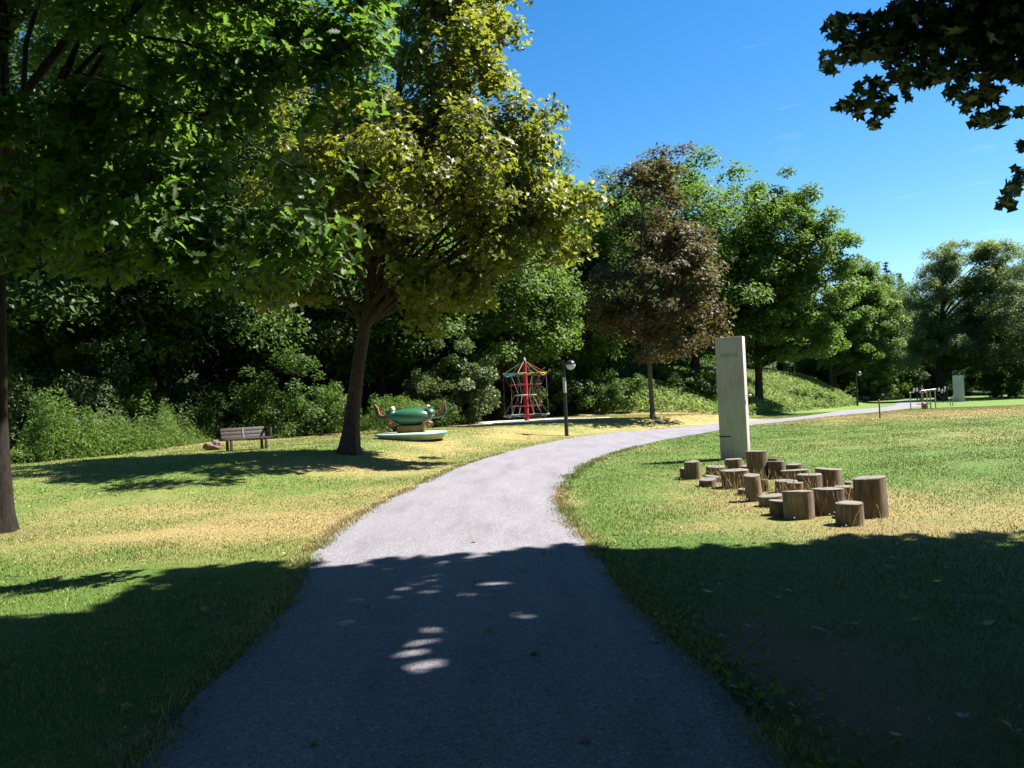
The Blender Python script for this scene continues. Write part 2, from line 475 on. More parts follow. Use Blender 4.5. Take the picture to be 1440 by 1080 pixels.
def make_tree(name, base, height, trunk_r, envs, K, rc, nleaf, leaf, tmpl, fmat, bmat, seed, trunk_pts=None, nlimb=26,
              fork=.3, inner=.45, up=.75, flat=.6, keep=None, extra=None, twigs=0, droop=.25, label=None, cat='tree', group=None, top_r=.12,
              prune_limb=None, flare=1.5, xlimbs=()):
    """envs: crown ellipsoids relative to the base; everything is modelled in the tree's own space"""
    g = np.random.default_rng(seed); base = np.array(base, float)
    C = clusters(g, envs, K, inner)
    cc = np.average([e[0] for e in envs], axis=0)
    P, N = leaves_from(g, C, rc, nleaf, up, flat, cc)
    sz = leaf * g.uniform(.65, 1.25, len(P))
    if extra is not None:
        P2, N2, s2 = extra(g, base)
        P = np.vstack([P, P2]); N = np.vstack([N, N2]); sz = np.concatenate([sz, s2])
    if keep is not None:
        k = keep(P + base); P, N, sz = P[k], N[k], sz[k]
    root = empty(name, base)
    tag(root, label, cat, group)
    mb = MB()
    if trunk_pts is None:
        lean = g.normal(size=2) * height * .02
        trunk_pts = [(0, 0, -.15), (lean[0] * .3, lean[1] * .3, height * .3), (lean[0], lean[1], height * .6), (lean[0] * 1.2 + cc[0] * .4, lean[1] * 1.2 + cc[1] * .4, height * .80)]
        radii = [trunk_r, trunk_r * .75, trunk_r * .42, trunk_r * top_r]
    else:
        radii = list(np.interp(np.linspace(0, 1, len(trunk_pts)), [0, .5, 1], [trunk_r, trunk_r * .72, trunk_r * top_r]))
    TP, TR = trunk_mb(g, mb, trunk_pts, radii, flare=flare)
    sel = g.choice(len(C), min(nlimb, len(C)), replace=False)
    for i in sel:
        c = C[i]
        if prune_limb is not None and not prune_limb(c + base): continue
        hd = np.hypot(c[0], c[1])
        z = np.clip(c[2] - hd * g.uniform(.45, .95), height * fork, height * .88)
        j = int(np.argmin(np.abs(TP[:, 2] - z)))
        limb(g, mb, TP[j], c, min(TR[j] * .55, trunk_r * .35), .012 + .02 * trunk_r, sag=.1)
    if twigs:
        ti = g.choice(len(P), min(twigs, len(P)), replace=False)
        for i in ti:
            j = int(np.argmin(np.linalg.norm(C - P[i], axis=1)))
            limb(g, mb, C[j], P[i], .012, .004, n=4, seg=4)
    for pts, ra, rb in xlimbs:
        pts = [np.array(p) - base for p in pts]
        mb.tube(pts, [ra * (rb / ra) ** (q / (len(pts) - 1)) for q in range(len(pts))], 7, cap=False, wob=.08)
    mb.build('trunk', bmat, root)
    link('crown', foliage_mesh('crown', P, N, sz, tmpl, droop, seed), fmat, root)
    return root

def copy_tree(o, loc, rz, scale, label, group=None):
    c = o.copy(); COL.objects.link(c); c.location = tuple(loc); c.rotation_euler = (0, 0, rz)
    c.scale = (scale[0], scale[0], scale[1])
    c['label'] = label
    if group: c['group'] = group
    for ch in list(o.children):
        k = ch.copy(); COL.objects.link(k); k.parent = c
    return c

def sun_ground(P):
    t = P[:, 2] / SUN[2]
    return P[:, 0] - SUN[0] * t, P[:, 1] - SUN[1] * t

def in_frame(P, m=6):
    x, y, t = project(P)
    return (t > .1) & (x > -m) & (x < 1440 + m) & (y > -m) & (y < 1080 + m)

# ------------------------------------------------------------------ path edges in the world
def spline(pts, n=8):
    pts = np.array(pts); out = []
    for i in range(len(pts) - 1):
        p0, p1, p2, p3 = pts[max(i - 1, 0)], pts[i], pts[i + 1], pts[min(i + 2, len(pts) - 1)]
        for k in range(n):
            t = k / n
            out.append(.5 * (2 * p1 + (p2 - p0) * t + (2 * p0 - 5 * p1 + 4 * p2 - p3) * t * t + (3 * p1 - p0 - 3 * p2 + p3) * t ** 3))
    out.append(pts[-1]); return np.array(out)
EL = [np.array([-1.75, -9.0]), np.array([-1.62, 0.5])] + [at(*p[0])[:2] for p in PAIRS]
ER = [np.array([1.3, -9.0]), np.array([1.2, 0.5])] + [at(*p[1])[:2] for p in PAIRS]
EL = spline(EL, 14); ER = spline(ER, 14)
PATH_POLY = np.vstack([EL, ER[::-1]])

def inside(poly, x, y):
    x = np.asarray(x); y = np.asarray(y); r = np.zeros(x.shape, bool); n = len(poly); j = n - 1
    for i in range(n):
        xi, yi = poly[i]; xj, yj = poly[j]
        if yi != yj:
            c = ((yi > y) != (yj > y)) & (x < (xj - xi) * (y - yi) / (yj - yi) + xi)
            r ^= c
        j = i
    return r
def edge_dist(x, y):
    P = np.stack([np.asarray(x, float).ravel(), np.asarray(y, float).ravel()], 1); best = np.full(len(P), 1e9)
    for E in (EL, ER):
        for i in range(0, len(E), 2):
            best = np.minimum(best, np.hypot(P[:, 0] - E[i, 0], P[:, 1] - E[i, 1]))
    return best.reshape(np.shape(x))

# ------------------------------------------------------------------ lawn condition: dry and bare patches
def vnoise(x, y, f, seed):
    g = np.random.default_rng(seed); z = 0
    for _ in range(7):
        a = g.uniform(0, 6.28); k = f * g.uniform(.6, 1.6); z = z + np.sin(k * (x * math.cos(a) + y * math.sin(a)) + g.uniform(0, 6.28))
    return z / 7
# centre by picture position, radii across and along in metres, strength
DRYP = [(1150,705,2.0,2.2,1.0),(1260,720,1.6,1.4,.9),(1040,682,1.2,1.6,.8),(330,745,2.6,1.0,.75),(420,725,1.6,1.0,.6),(250,720,2.4,.9,.35),(620,625,1.3,3.0,.45),(560,650,1.3,2.6,.4),(700,612,2.2,3.2,.45),
        (640,600,2.6,3.0,.45),(270,625,2.2,1.6,.9),(420,612,2.6,3,.75),(1150,715,1.6,1.9,.85),(1250,745,1.8,.8,.95),(1060,690,1.4,1.4,.6),
        (1010,668,1.2,1.6,.6),(1190,735,1.5,.8,.9),(1400,735,1.6,1.2,.75),(1340,700,2.0,1.5,.35),(1390,578,16,10,1.1),(1290,577,5,3.0,1.0),(1400,610,5,4,.55),
        (1440,570,7,6,.7),(930,632,1.0,1.5,.55),(905,608,2,1.2,.5),(800,612,1.2,1.4,.5),(1160,577,3,3,.5),(1040,700,.7,.7,.4),
        (1080,640,2.5,.9,.45),(900,645,1.2,1.2,.4),(800,757,.35,.9,.9),(788,700,.3,2.0,.7),(870,600,3,1.6,.45), (1130,560,5,4,.3),
        (470,660,2.2,1.2,.75),(560,690,1.2,1.5,.55),(1110,735,2.0,.7,.9),(1320,745,1.6,.7,.8),(1400,700,2.2,2.5,.5),(1330,620,5,3,.4),(60,760,.9,.5,.5),(500,700,1.2,1.6,.35)]
SOILP = [(1110,930,.55,.75,1.1),(1190,1000,.5,.5,1.0),(1060,885,.35,.4,.8),(285,632,1.0,.7,.45),(1240,742,.8,.35,.35),(20,750,.5,.4,.5)]
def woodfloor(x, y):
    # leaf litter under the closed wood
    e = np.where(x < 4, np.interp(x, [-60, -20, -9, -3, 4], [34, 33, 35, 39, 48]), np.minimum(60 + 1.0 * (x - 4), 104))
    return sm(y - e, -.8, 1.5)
def field(L, x, y):
    z = np.zeros(np.shape(x))
    for px, py, rx, ry, s in L:
        c = at(px, py); z = np.maximum(z, s * np.exp(-(((x - c[0]) / rx) ** 2 + ((y - c[1]) / ry) ** 2) * .8))
    return z
def dryness(x, y):
    d = field(DRYP, x, y) + .22 * vnoise(x, y, 1.1, 3) + .20 * vnoise(x, y, 3.1, 4) + .14 * vnoise(x, y, 9, 6)
    xl = np.interp(y, LY, LX)
    left = (x < xl)
    d = d + np.where(left, .28 * sm(y, 7, 10), -.15)
    d = d - .30 * np.exp(-(((x + 7.0) / 3.2) ** 2 + ((y - 17.5) / 2.2) ** 2))
    e = edge_dist(x, y)
    d = d + .35 * np.exp(-(e / .28) ** 2)
    # behind the bank and under the wood the ground is green and dark
    return np.clip(d, 0, 1.1)

# ------------------------------------------------------------------ ground sheet
xs = np.unique(np.round(np.concatenate([[-900, -500, -280, -160, -110, -85], np.arange(-70, -16, 1.5), np.arange(-16, 18, .22), np.arange(18, 75, 1.2), [85, 110, 160, 280, 500, 900]]), 3))
ys = np.unique(np.round(np.concatenate([[-600, -250, -90, -40, -20], np.arange(-10, 2, 1.0), np.arange(2, 26, .22), np.arange(26, 110, 1.0), [120, 135, 150, 170, 190, 240, 340, 600, 1200]]), 3))
GX, GY = np.meshgrid(xs, ys); GZ = terrain(GX, GY)
near = (np.abs(GX) < 20) & (GY < 40)
GZ = GZ + np.where(near & (edge_dist(GX, GY) > .5) & ~inside(PATH_POLY, GX, GY), .015 * vnoise(GX, GY, 2.0, 9), 0)
nx, ny = len(xs), len(ys)
me = bpy.data.meshes.new('lawn_ground')
V = np.stack([GX, GY, GZ], -1).reshape(-1, 3).astype(np.float32)
q = np.arange((ny - 1) * (nx - 1)); r_, c_ = q // (nx - 1), q % (nx - 1); b0 = r_ * nx + c_
Lp = np.stack([b0, b0 + 1, b0 + nx + 1, b0 + nx], 1).astype(np.int32)
me.vertices.add(len(V)); me.vertices.foreach_set('co', V.ravel())
me.loops.add(Lp.size); me.loops.foreach_set('vertex_index', Lp.ravel())
me.polygons.add(len(Lp)); me.polygons.foreach_set('loop_start', (np.arange(len(Lp)) * 4).astype(np.int32)); me.update(calc_edges=True)
me.polygons.foreach_set('use_smooth', np.ones(len(Lp), bool))
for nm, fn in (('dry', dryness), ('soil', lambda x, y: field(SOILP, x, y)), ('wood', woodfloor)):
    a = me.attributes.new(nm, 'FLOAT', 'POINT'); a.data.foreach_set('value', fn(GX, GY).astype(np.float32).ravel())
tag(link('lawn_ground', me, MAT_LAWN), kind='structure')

# ------------------------------------------------------------------ gravel path
mb = MB(); nc = 9; g = np.random.default_rng(3)
def jit(E, amp):
    s = np.concatenate([[0], np.cumsum(np.linalg.norm(np.diff(E, axis=0), axis=1))]); f = sum(np.sin(s * q + r) * a for q, r, a in ((.9, g.uniform(0, 6), .6), (2.7, g.uniform(0, 6), .35), (6, g.uniform(0, 6), .18)))
    return E + np.stack([amp * f, amp * 0 * f], 1)
a_, b_ = jit(EL, .045), jit(ER, .045)
for i in range(len(a_)):
    for k in range(nc):
        u = k / (nc - 1); p = a_[i] * (1 - u) + b_[i] * u
        z = float(terrain(p[0], p[1])) + .014 + .012 * (1 - (2 * u - 1) ** 2)
        mb.v.append((p[0], p[1], z))
for i in range(len(a_) - 1):
    for k in range(nc - 1):
        o_ = i * nc + k; mb.f.append((o_, o_ + 1, o_ + nc + 1, o_ + nc))
tag(mb.build('gravel_path', MAT_GRAVEL), kind='structure')

# sand under the climbing spinner
SPIN = at(741, 592.5); SANDC = SPIN + np.array([.3, .2, 0])
mb = MB(); n = 48; ring = []
for k in range(n):
    an = 2 * math.pi * k / n; rr = 1 + .09 * math.sin(3 * an + 1) + .06 * math.sin(7 * an)
    ring.append((math.cos(an) * 3.7 * rr, math.sin(an) * 3.0 * rr))
for sI, s in enumerate((0, .4, .75, 1.0)):
    for x, y in ring:
        X, Y = SANDC[0] + x * s, SANDC[1] + y * s
        mb.v.append((X, Y, float(terrain(X, Y)) + (.035 if s < 1 else .012)))
for sI in range(3):
    for k in range(n):
        k2 = (k + 1) % n; mb.f.append((sI * n + k, sI * n + k2, (sI + 1) * n + k2, (sI + 1) * n + k))
tag(mb.build('sand_patch', MAT_SAND), kind='structure')
SAND_POLY = np.array([(SANDC[0] + x, SANDC[1] + y) for x, y in ring])

# ------------------------------------------------------------------ grass
def grass(name, n, r0, r1, hmin, hmax, w0, seed, powr=1.0, edge=False):
    g = np.random.default_rng(seed)
    u = g.random(n); r = (r0 ** powr + u * (r1 ** powr - r0 ** powr)) ** (1 / powr)
    an = g.uniform(-R(40), R(40), n)
    x, y = r * np.sin(an), r * np.cos(an)
    x += g.normal(size=n) * .02
    if edge:
        E_ = np.vstack([EL, ER]); s_ = np.r_[-np.ones(len(EL)), np.ones(len(ER))]; v_ = np.flatnonzero((E_[:-1, 1] > 2) & (E_[:-1, 1] < 24) & (s_[:-1] == s_[1:])); wgt = np.linalg.norm(E_[v_ + 1] - E_[v_], axis=1) / (3 + E_[v_, 1]) ; k_ = g.choice(v_, n, p=wgt / wgt.sum()); f_ = g.random((n, 1))
        q_ = E_[k_] * (1 - f_) + E_[k_ + 1] * f_; x = q_[:, 0] + s_[k_] * (g.normal(size=n) * .075 + .05); y = q_[:, 1] + g.normal(size=n) * .02; r = np.hypot(x, y)
        kp = vnoise(x, y, 5, 77) + g.normal(size=n) * .2 > -.12; x, y, r = x[kp], y[kp], r[kp]; n = len(x)
    ok = np.ones(n, bool) if edge else (~inside(PATH_POLY, x, y) | ((edge_dist(x, y) < .09) & (y < 20) & (g.random(n) < .6))) & ~inside(SAND_POLY, x, y)
    so = field(SOILP, x, y); ok &= g.random(n) > so * .95
    x, y, r = x[ok], y[ok], r[ok]; n = len(x)
    dr = dryness(x, y); z = terrain(x, y)
    h = g.uniform(hmin, hmax, n) * (1 + .5 * vnoise(x, y, 4, 21)) * (1 - .35 * np.clip(dr, 0, 1)); w = w0 * (r / 8) ** .8 * g.uniform(.7, 1.4, n)
    a = g.uniform(0, 6.28, n); lean = g.uniform(.15, 1.0, n) * h; la = g.uniform(0, 6.28, n)
    dx, dy = np.cos(a) * w / 2, np.sin(a) * w / 2
    V = np.zeros((n, 5, 3), np.float32)
    V[:, 0] = np.stack([x - dx, y - dy, z - .005], 1); V[:, 1] = np.stack([x + dx, y + dy, z - .005], 1)
    mxx, myy = x + np.cos(la) * lean * .4, y + np.sin(la) * lean * .4
    V[:, 2] = np.stack([mxx + dx * .8, myy + dy * .8, z + h * .62], 1); V[:, 3] = np.stack([mxx - dx * .8, myy - dy * .8, z + h * .62], 1)
    V[:, 4] = np.stack([x + np.cos(la) * lean, y + np.sin(la) * lean, z + h], 1)
    me = bpy.data.meshes.new(name); me.vertices.add(n * 5); me.vertices.foreach_set('co', V.ravel())
    idx = np.array([0, 1, 2, 3, 3, 2, 4]); L = (np.arange(n)[:, None] * 5 + idx).astype(np.int32).ravel()
    S = (np.arange(n)[:, None] * 7 + np.array([0, 4])).astype(np.int32).ravel()
    me.loops.add(len(L)); me.loops.foreach_set('vertex_index', L); me.polygons.add(len(S)); me.polygons.foreach_set('loop_start', S); me.update(calc_edges=True)
    at_ = me.attributes.new('dry', 'FLOAT', 'POINT'); at_.data.foreach_set('value', np.repeat(dr, 5).astype(np.float32))
    return me
tag(link('grass', grass('grass', 720000, 2.9, 66, .012, .034, .006, 31, .8), MAT_BLADE), 'short mown lawn grass, green with straw coloured dry patches', 'grass', kind='stuff')
tag(link('edge_grass', grass('edge_grass', 52000, 3, 30, .025, .075, .006, 37, 1, True), MAT_BLADE), 'longer grass tufts fringing both edges of the gravel path', 'grass', kind='stuff')
# coarser tufts and long dry stalks round the stumps
def stalks():
    g = np.random.default_rng(8); n = 900; P = []
    mbx = MB()
    for _ in range(150):
        px, py = g.uniform(1000, 1235), 0
        py = np.interp(px, [1000, 1100, 1235], [676, 700, 728]) + g.normal() * 9
        c = at(px, py); h = g.uniform(.10, .34)
        for k in range(int(g.integers(1, 4))):
            b = c + np.array([g.normal() * .03, g.normal() * .03, 0]); tip = b + np.array([g.normal() * .08, g.normal() * .08, h * g.uniform(.7, 1.1)])
            mid = (b + tip) / 2 + np.array([0, 0, h * .08])
            mbx.tube([b, mid, tip], [.003, .0025, .0012], 4)
            if g.random() < .6: mbx.tube([tip, tip + np.array([g.normal() * .01, g.normal() * .01, .05])], [.004, .0035], 4)
    return mbx
tag(stalks().build('dry_stalks', paint('straw', (.55, .42, .2), .8, .3)), 'thin straw coloured grass stalks standing between the log stumps', 'dry grass', kind='stuff')
# clover heads and fallen leaves
g = np.random.default_rng(12); mb = MB()
for _ in range(420):
    r = g.uniform(8.5, 22); an = g.uniform(R(2), R(36)); x, y = r * math.sin(an), r * math.cos(an)
    if inside(PATH_POLY, np.array([x]), np.array([y]))[0]: continue
    mb.ell((x, y, float(terrain(x, y)) + .045), (.009, .009, .008), 5, 3)
tag(mb.build('clover_flowers', paint('clover_white', (.75, .74, .68), .8, .1)), 'tiny white clover heads scattered over the sunny right lawn', 'flowers', kind='stuff')

# broad leaved weeds along the shaded right edge of the path
g = np.random.default_rng(15); n = 2600; u = g.random(n)
k = (u * .62 * len(ER)).astype(int); Pw = ER[np.clip(k + 20, 0, len(ER) - 1)]
sel = Pw[:, 1] < 9; Pw = Pw[sel]; n = len(Pw)
x = Pw[:, 0] + np.abs(g.normal(size=n)) * .22 + .02; y = Pw[:, 1] + g.normal(size=n) * .12
P = np.stack([x, y, terrain(x, y) + g.uniform(.01, .05, n)], 1); N = np.array([0, 0, 1.0]) + g.normal(size=(n, 3)) * .45
tag(link('path_edge_weeds', foliage_mesh('path_edge_weeds', P, N, g.uniform(.025, .06, n), T_OVAL, .1, 4), FRESH), 'low broad leaved weeds along the shaded right edge of the path', 'weeds', kind='stuff')

g = np.random.default_rng(19); mb = MB(); ico = [(1, 0, 0), (-1, 0, 0), (0, 1, 0), (0, -1, 0), (0, 0, 1)]; fc = [(0, 2, 4), (2, 1, 4), (1, 3, 4), (3, 0, 4)]
cnt = 0
while cnt < 9000:
    E_ = EL if g.random() < .5 else ER; k = int(g.integers(12, 190)) % (len(E_) - 1)
    if E_[k][1] > 15 or E_[k][1] < 2.6: continue
    sgn = -1 if E_ is EL else 1; off = g.normal() * .10 + .03 if g.random() < .75 else -g.random() * 1.3
    f = g.random(); q = E_[k] * (1 - f) + E_[k + 1] * f; x = q[0] + sgn * off; y = q[1]
    r = .0035 + .006 * g.random() ** 2; a = g.uniform(0, 6.28); ca, sa = math.cos(a), math.sin(a); z0 = float(terrain(x, y)) + (.016 if off < 0 else .004)
    s = g.uniform(.6, 1.2, 3) * r
    mb.add([(x + (vx * s[0] * ca - vy * s[1] * sa), y + (vx * s[0] * sa + vy * s[1] * ca), z0 + vz * s[2]) for vx, vy, vz in ico], fc); cnt += 1
tag(link('loose_grit', (lambda me: (me.from_pydata(mb.v, [], mb.f), me.update(), me)[2])(bpy.data.meshes.new('loose_grit')), MAT_GRAVEL), 'loose grey grit spilling from the path into the grass along both edges', 'grit', kind='stuff')

g = np.random.default_rng(29); n = 260; r = g.uniform(3, 9.5, n); an = g.uniform(-R(38), R(38), n); x, y = r * np.sin(an), r * np.cos(an)
on = inside(PATH_POLY, x, y); kp = ~on | (g.random(n) < .25); x, y, on = x[kp], y[kp], on[kp]; n = len(x)
P = np.stack([x, y, terrain(x, y) + np.where(on, .036, .03)], 1); N = np.array([0, 0, 1.0]) + g.normal(size=(n, 3)) * .25
tag(link('fallen_leaves', foliage_mesh('fallen_leaves', P, N, g.uniform(.03, .075, n), T_MAPLE, 0, 4), leaf_mat('fallen_leaf', [(.12, .07, .03), (.25, .17, .07), (.32, .26, .10), (.10, .13, .03)], (.2, .15, .05), .15)), 'small dry leaves scattered in the shade on grass and path', 'fallen leaves', kind='stuff')
# ------------------------------------------------------------------ trees
def env(base, t, px, py, rx, ry, dep):
    c = at_depth(px, py, t) - np.array(base)
    return (c, (rx * t / FPX, dep, ry * t / FPX))

def edge_line(gx):
    return 8.2 + .16 * np.sin(1.7 * gx + 1) + .12 * np.sin(4.1 * gx) + .09 * np.sin(9.3 * gx + 2) + .09 * np.sin(17 * gx) + .08 * np.sin(29 * gx + 1)

# --- oak at the left margin, its crown over the left half of the view
OB = at(5, 748)
def keep_oak(P):
    gx, gy = sun_ground(P)
    bad = (gy > edge_line(gx) - .1) & (gx > -.70 * gy - .4)
    x, y, t = project(P)
    lim = 538 + 30 * np.sin(y * .019 + .5) + 18 * np.sin(y * .055) + 10 * np.sin(y * .13 + P[:, 1] * 3)
    bad |= in_frame(P, 0) & (x > lim)
    bad |= (x > 560) & (y > -260) & (t > 0) & (y < 400)
    bad |= (np.abs(P[:, 0]) < 1.4) & (np.abs(P[:, 1]) < 2.5) & (P[:, 2] < 3)
    return ~bad
oak_env = [env(OB, 9.2, 330, 90, 220, 230, 1.5), env(OB, 9.0, 440, 210, 110, 170, 1.2), env(OB, 10.5, 110, 60, 220, 250, 1.8),
           env(OB, 8.6, 250, -220, 330, 200, 2.2), env(OB, 9.5, 300, 320, 130, 90, 1.0), env(OB, 12.2, 20, -150, 300, 250, 2.5),
           env(OB, 8.8, 470, 40, 90, 150, 1.0), env(OB, 9.5, 80, 260, 130, 110, 1.2), env(OB, 8.3, 240, 350, 150, 60, .9), env(OB, 8.6, 420, 400, 70, 40, .5), env(OB, 8.2, 330, 340, 120, 80, .7), env(OB, 8.6, 120, 300, 130, 90, .8),
           (np.array([2.5, -5.5, 8.5]), (3.5, 3.0, 2.2))]
ox = [([OB + (.1, 0, 5.0), at_depth(120, 40, 11), at_depth(260, 60, 10), at_depth(400, 110, 9.4), at_depth(510, 140, 9)], .05, .01),
      ([OB + (.1, 0, 4.6), at_depth(90, 95, 11), at_depth(200, 130, 10.2), at_depth(330, 190, 9.4), at_depth(440, 250, 9)], .045, .01),
      ([OB + (.1, 0, 3.9), at_depth(80, 190, 11), at_depth(170, 240, 10.2), at_depth(300, 320, 9.4)], .028, .008),
      ([OB + (.1, 0, 6.2), at_depth(200, -80, 10.5), at_depth(420, -60, 9)], .08, .015)]
ox += [([OB + (.12, 0, 8.5), np.array([-6.2, 13.0, 11.5]), np.array([-4.5, 14.5, 13.5]), np.array([-2.5, 15.5, 14.5])], .10, .015),
       ([OB + (.12, 0, 9.5), np.array([-7.0, 13.5, 12.5]), np.array([-6.0, 16.0, 14.5])], .09, .015), ([OB + (.1, 0, 7.5), np.array([-5.0, 12.0, 10.0]), np.array([-2.5, 13.0, 12.5])], .08, .015)]
def added_oak_top(g, base):  # unseen upper crown, added above the frame to block sky light
    c = clusters(g, [(np.array([-4.0, 15.0, 14.2]), (4.6, 4.2, 3.8)), (np.array([-3.2, 12.6, 12.6]), (3.2, 2.0, 2.6))], 120, .2)
    P_, N_ = leaves_from(g, c, .95, 17000, .75, .7)
    x_, y_, t_ = project(P_); k_ = (y_ < -20)
    return P_[k_] - base, N_[k_], .27 * g.uniform(.7, 1.2, int(k_.sum()))
make_tree('oak_tree', OB, 11, .145, oak_env, 420, .42, 58000, .155, T_OAK, OAK, BARK_OAK, 21, [(0, 0, -.1), (-.05, 0, 2), (.03, 0, 4.5), (.1, 0, 7.5), (.15, 0, 11.5)],
          nlimb=12, fork=.45, extra=added_oak_top, keep=keep_oak, prune_limb=lambda p: keep_oak(np.array([p]))[0], twigs=260, inner=.2, flat=.7, xlimbs=ox, flare=1.45,
          label='dark trunked oak at the left margin with lobed leaves hanging over the left lawn')

# --- maple outside the right margin whose branch hangs into the top right corner and which shades the foreground
MBASE = np.array([9.4, 6.6, 0.0])
FLECK = [(600,892,30,6),(590,908,38,7),(575,925,34,8),(590,945,42,9),(615,932,26,8),(522,995,24,5),(690,827,30,5),(668,840,16,5),(733,870,28,6),(836,841,16,4),
         (350,930,16,4),(325,975,12,4),(1300,812,36,9),(1390,790,22,7),(1260,838,26,6),(1290,868,24,9),(1295,930,24,7),(880,842,12,4),(470,880,20,4)]
FL = []
for px, py, a, b in FLECK:
    c = at(px, py); e = at(px + a, py); f_ = at(px, py - b); FL.append((c[0], c[1], abs(e[0] - c[0]), abs(f_[1] - c[1])))
def in_fleck(gx, gy):
    r = np.zeros(gx.shape, bool)
    for cx, cy, a, b in FL: r |= ((gx - cx) / a) ** 2 + ((gy - cy) / b) ** 2 < 1
    return r
_g = np.random.default_rng(66); SOFT = []
for _ in range(60):
    y_ = _g.uniform(3.2, 7.7); x_ = _g.uniform(-.62, .62) * y_; SOFT.append((x_, y_, _g.uniform(.04, .13), _g.uniform(.03, .09)))
def in_soft(gx, gy):
    r = np.zeros(gx.shape, bool)
    for cx, cy, a, b in SOFT: r |= ((gx - cx) / a) ** 2 + ((gy - cy) / b) ** 2 < 1
    return r
def keep_maple(P):
    gx, gy = sun_ground(P)
    bad = in_frame(P, 14)
    bad |= (gy > edge_line(gx)) & (gx < 8)
    bad |= in_fleck(gx, gy) | (in_soft(gx, gy) & (np.random.default_rng(3).random(len(gx)) < .8))
    bad |= (gx < -3.6) & (gy > 6.5)
    bad |= (gx < -8)
    bad |= (np.hypot(P[:, 0], P[:, 1]) < 1.6) & (P[:, 2] < 4)
    return ~bad
SPRAY = [(1172,45,15),(1180,28,12),(1168,90,14),(1164,78,9),(1200,42,24),(1215,68,22),(1240,62,25),(1197,76,18),(1228,28,16),(1262,48,26),(1292,70,24),
 (1270,18,24),(1300,30,32),(1256,86,16),(1330,60,34),(1330,100,24),(1302,106,20),(1278,108,20),(1262,112,13),(1226,126,19),(1211,140,18),(1190,152,13),
 (1240,148,17),(1230,173,10),(1204,160,10),(1276,134,7),(1360,36,44),(1382,90,34),(1350,128,22),(1366,146,14),(1392,132,18),(1412,80,38),(1410,28,44),
 (1431,104,16),(1387,166,13),(1405,166,12),(1376,172,10),(1438,160,6),(1438,205,9),(1426,262,14),(1415,286,11),(1436,246,12),(1330,14,40),(1390,10,44),(1440,40,40)] + [(1475 + 38 * i, 30 + 60 * ((i * 7) % 3) - 20 * (i % 2), 44) for i in range(9)] + [(1490 + 60 * i, 175 + 22 * (i % 2), 30) for i in range(5)]
def maple_spray(g, base):
    Ps = []; Ns = []
    for px, py, r in SPRAY:
        n = int(max(4, r * r / 9))
        a = g.uniform(0, 6.28, n); q = r * np.sqrt(g.random(n))
        X = px + q * np.cos(a); Y = py + q * np.sin(a) * .85; T = 8.4 + g.normal(size=n) * .28 - .002 * (X - 1300)
        for k in range(n): Ps.append(at_depth(X[k], Y[k], T[k]) - base)
        d = ray(px, py)
        Ns.append(np.array([0, 0, .75]) + .25 * d * np.sign(g.normal(size=(n, 1))) + g.normal(size=(n, 3)) * .6)
    Ps = np.array(Ps); Ns = np.vstack(Ns)
    return Ps, Ns, g.uniform(.085, .15, len(Ps))
def keep_maple_all(P):
    x, y, t = project(P); k = keep_maple(P)
    m = np.zeros(len(P), bool); m[-NSPR:] = True
    return k | m
_p, _, _ = maple_spray(np.random.default_rng(0), np.zeros(3)); NSPR = len(_p)
Q = lambda *a: at_depth(*a)
mx_l = [([MBASE + (0, 0, 3.6), Q(1560, 40, 8.5), Q(1420, 50, 8.4), Q(1300, 55, 8.5), Q(1215, 70, 8.6), Q(1172, 88, 8.6)], .24, .006),
        ([Q(1420, 50, 8.4), Q(1290, 95, 8.5), Q(1240, 125, 8.5), Q(1205, 158, 8.5)], .02, .005),
        ([Q(1420, 50, 8.4), Q(1395, 110, 8.3), Q(1370, 150, 8.3)], .02, .005), ([Q(1300, 55, 8.5), Q(1240, 40, 8.5), Q(1180, 32, 8.5)], .014, .004),
        ([MBASE + (0, 0, 3.0), Q(1520, 190, 8.6), Q(1445, 240, 8.4), Q(1415, 290, 8.4)], .24, .005)]
make_tree('maple_tree', MBASE, 13, .27, [(np.array([-4.6, .4, 9.6]), (6.6, 5.2, 3.0)), (np.array([-.5, -.5, 9]), (5, 5.5, 4)), (np.array([-4.5, -5.5, 9.2]), (6.5, 5, 3)), (np.array([-8.2, -2.5, 9.5]), (4, 6, 2.6))],
          420, 1.1, 120000, .22, T_STAR, MAPLE_SHADE, BARK_DARK, 44, [(0, 0, -.15), (.1, 0, 2.5), (0, .1, 6), (-.3, 0, 12)], nlimb=60, keep=keep_maple_all, extra=maple_spray,
          prune_limb=lambda p: keep_maple(np.array([p]))[0] and project(np.array([p]))[1][0] < -150, inner=.25, xlimbs=mx_l, flat=.6,
          label='maple branch with dark star shaped leaves hanging into the top right corner')

# --- olive yellow maple on the lawn
YB = at(490, 638); YT = depth(YB)
ye = [env(YB, YT - 1, 600, 270, 190, 130, 4.2), env(YB, YT - 1.6, 500, 300, 110, 90, 3), env(YB, YT, 690, 250, 120, 110, 2.6), env(YB, YT, 740, 310, 85, 80, 2.2), env(YB, YT, 645, 110, 105, 130, 2.6), env(YB, YT, 630, 60, 90, 120, 2.4), env(YB, YT, 780, 290, 60, 60, 1.6), env(YB, YT, 655, -40, 75, 110, 2.2),
      env(YB, YT, 690, 380, 105, 40, 1.8), env(YB, YT, 560, 385, 120, 60, 2.4), env(YB, YT, 420, 380, 90, 90, 2.2), env(YB, YT, 480, 230, 120, 150, 2.8), env(YB, YT, 610, 435, 60, 22, 1.2),
      env(YB, YT, 740, 90, 34, 26, .8), env(YB, YT, 715, 165, 60, 30, 1.2), env(YB, YT, 800, 340, 30, 24, .8)]
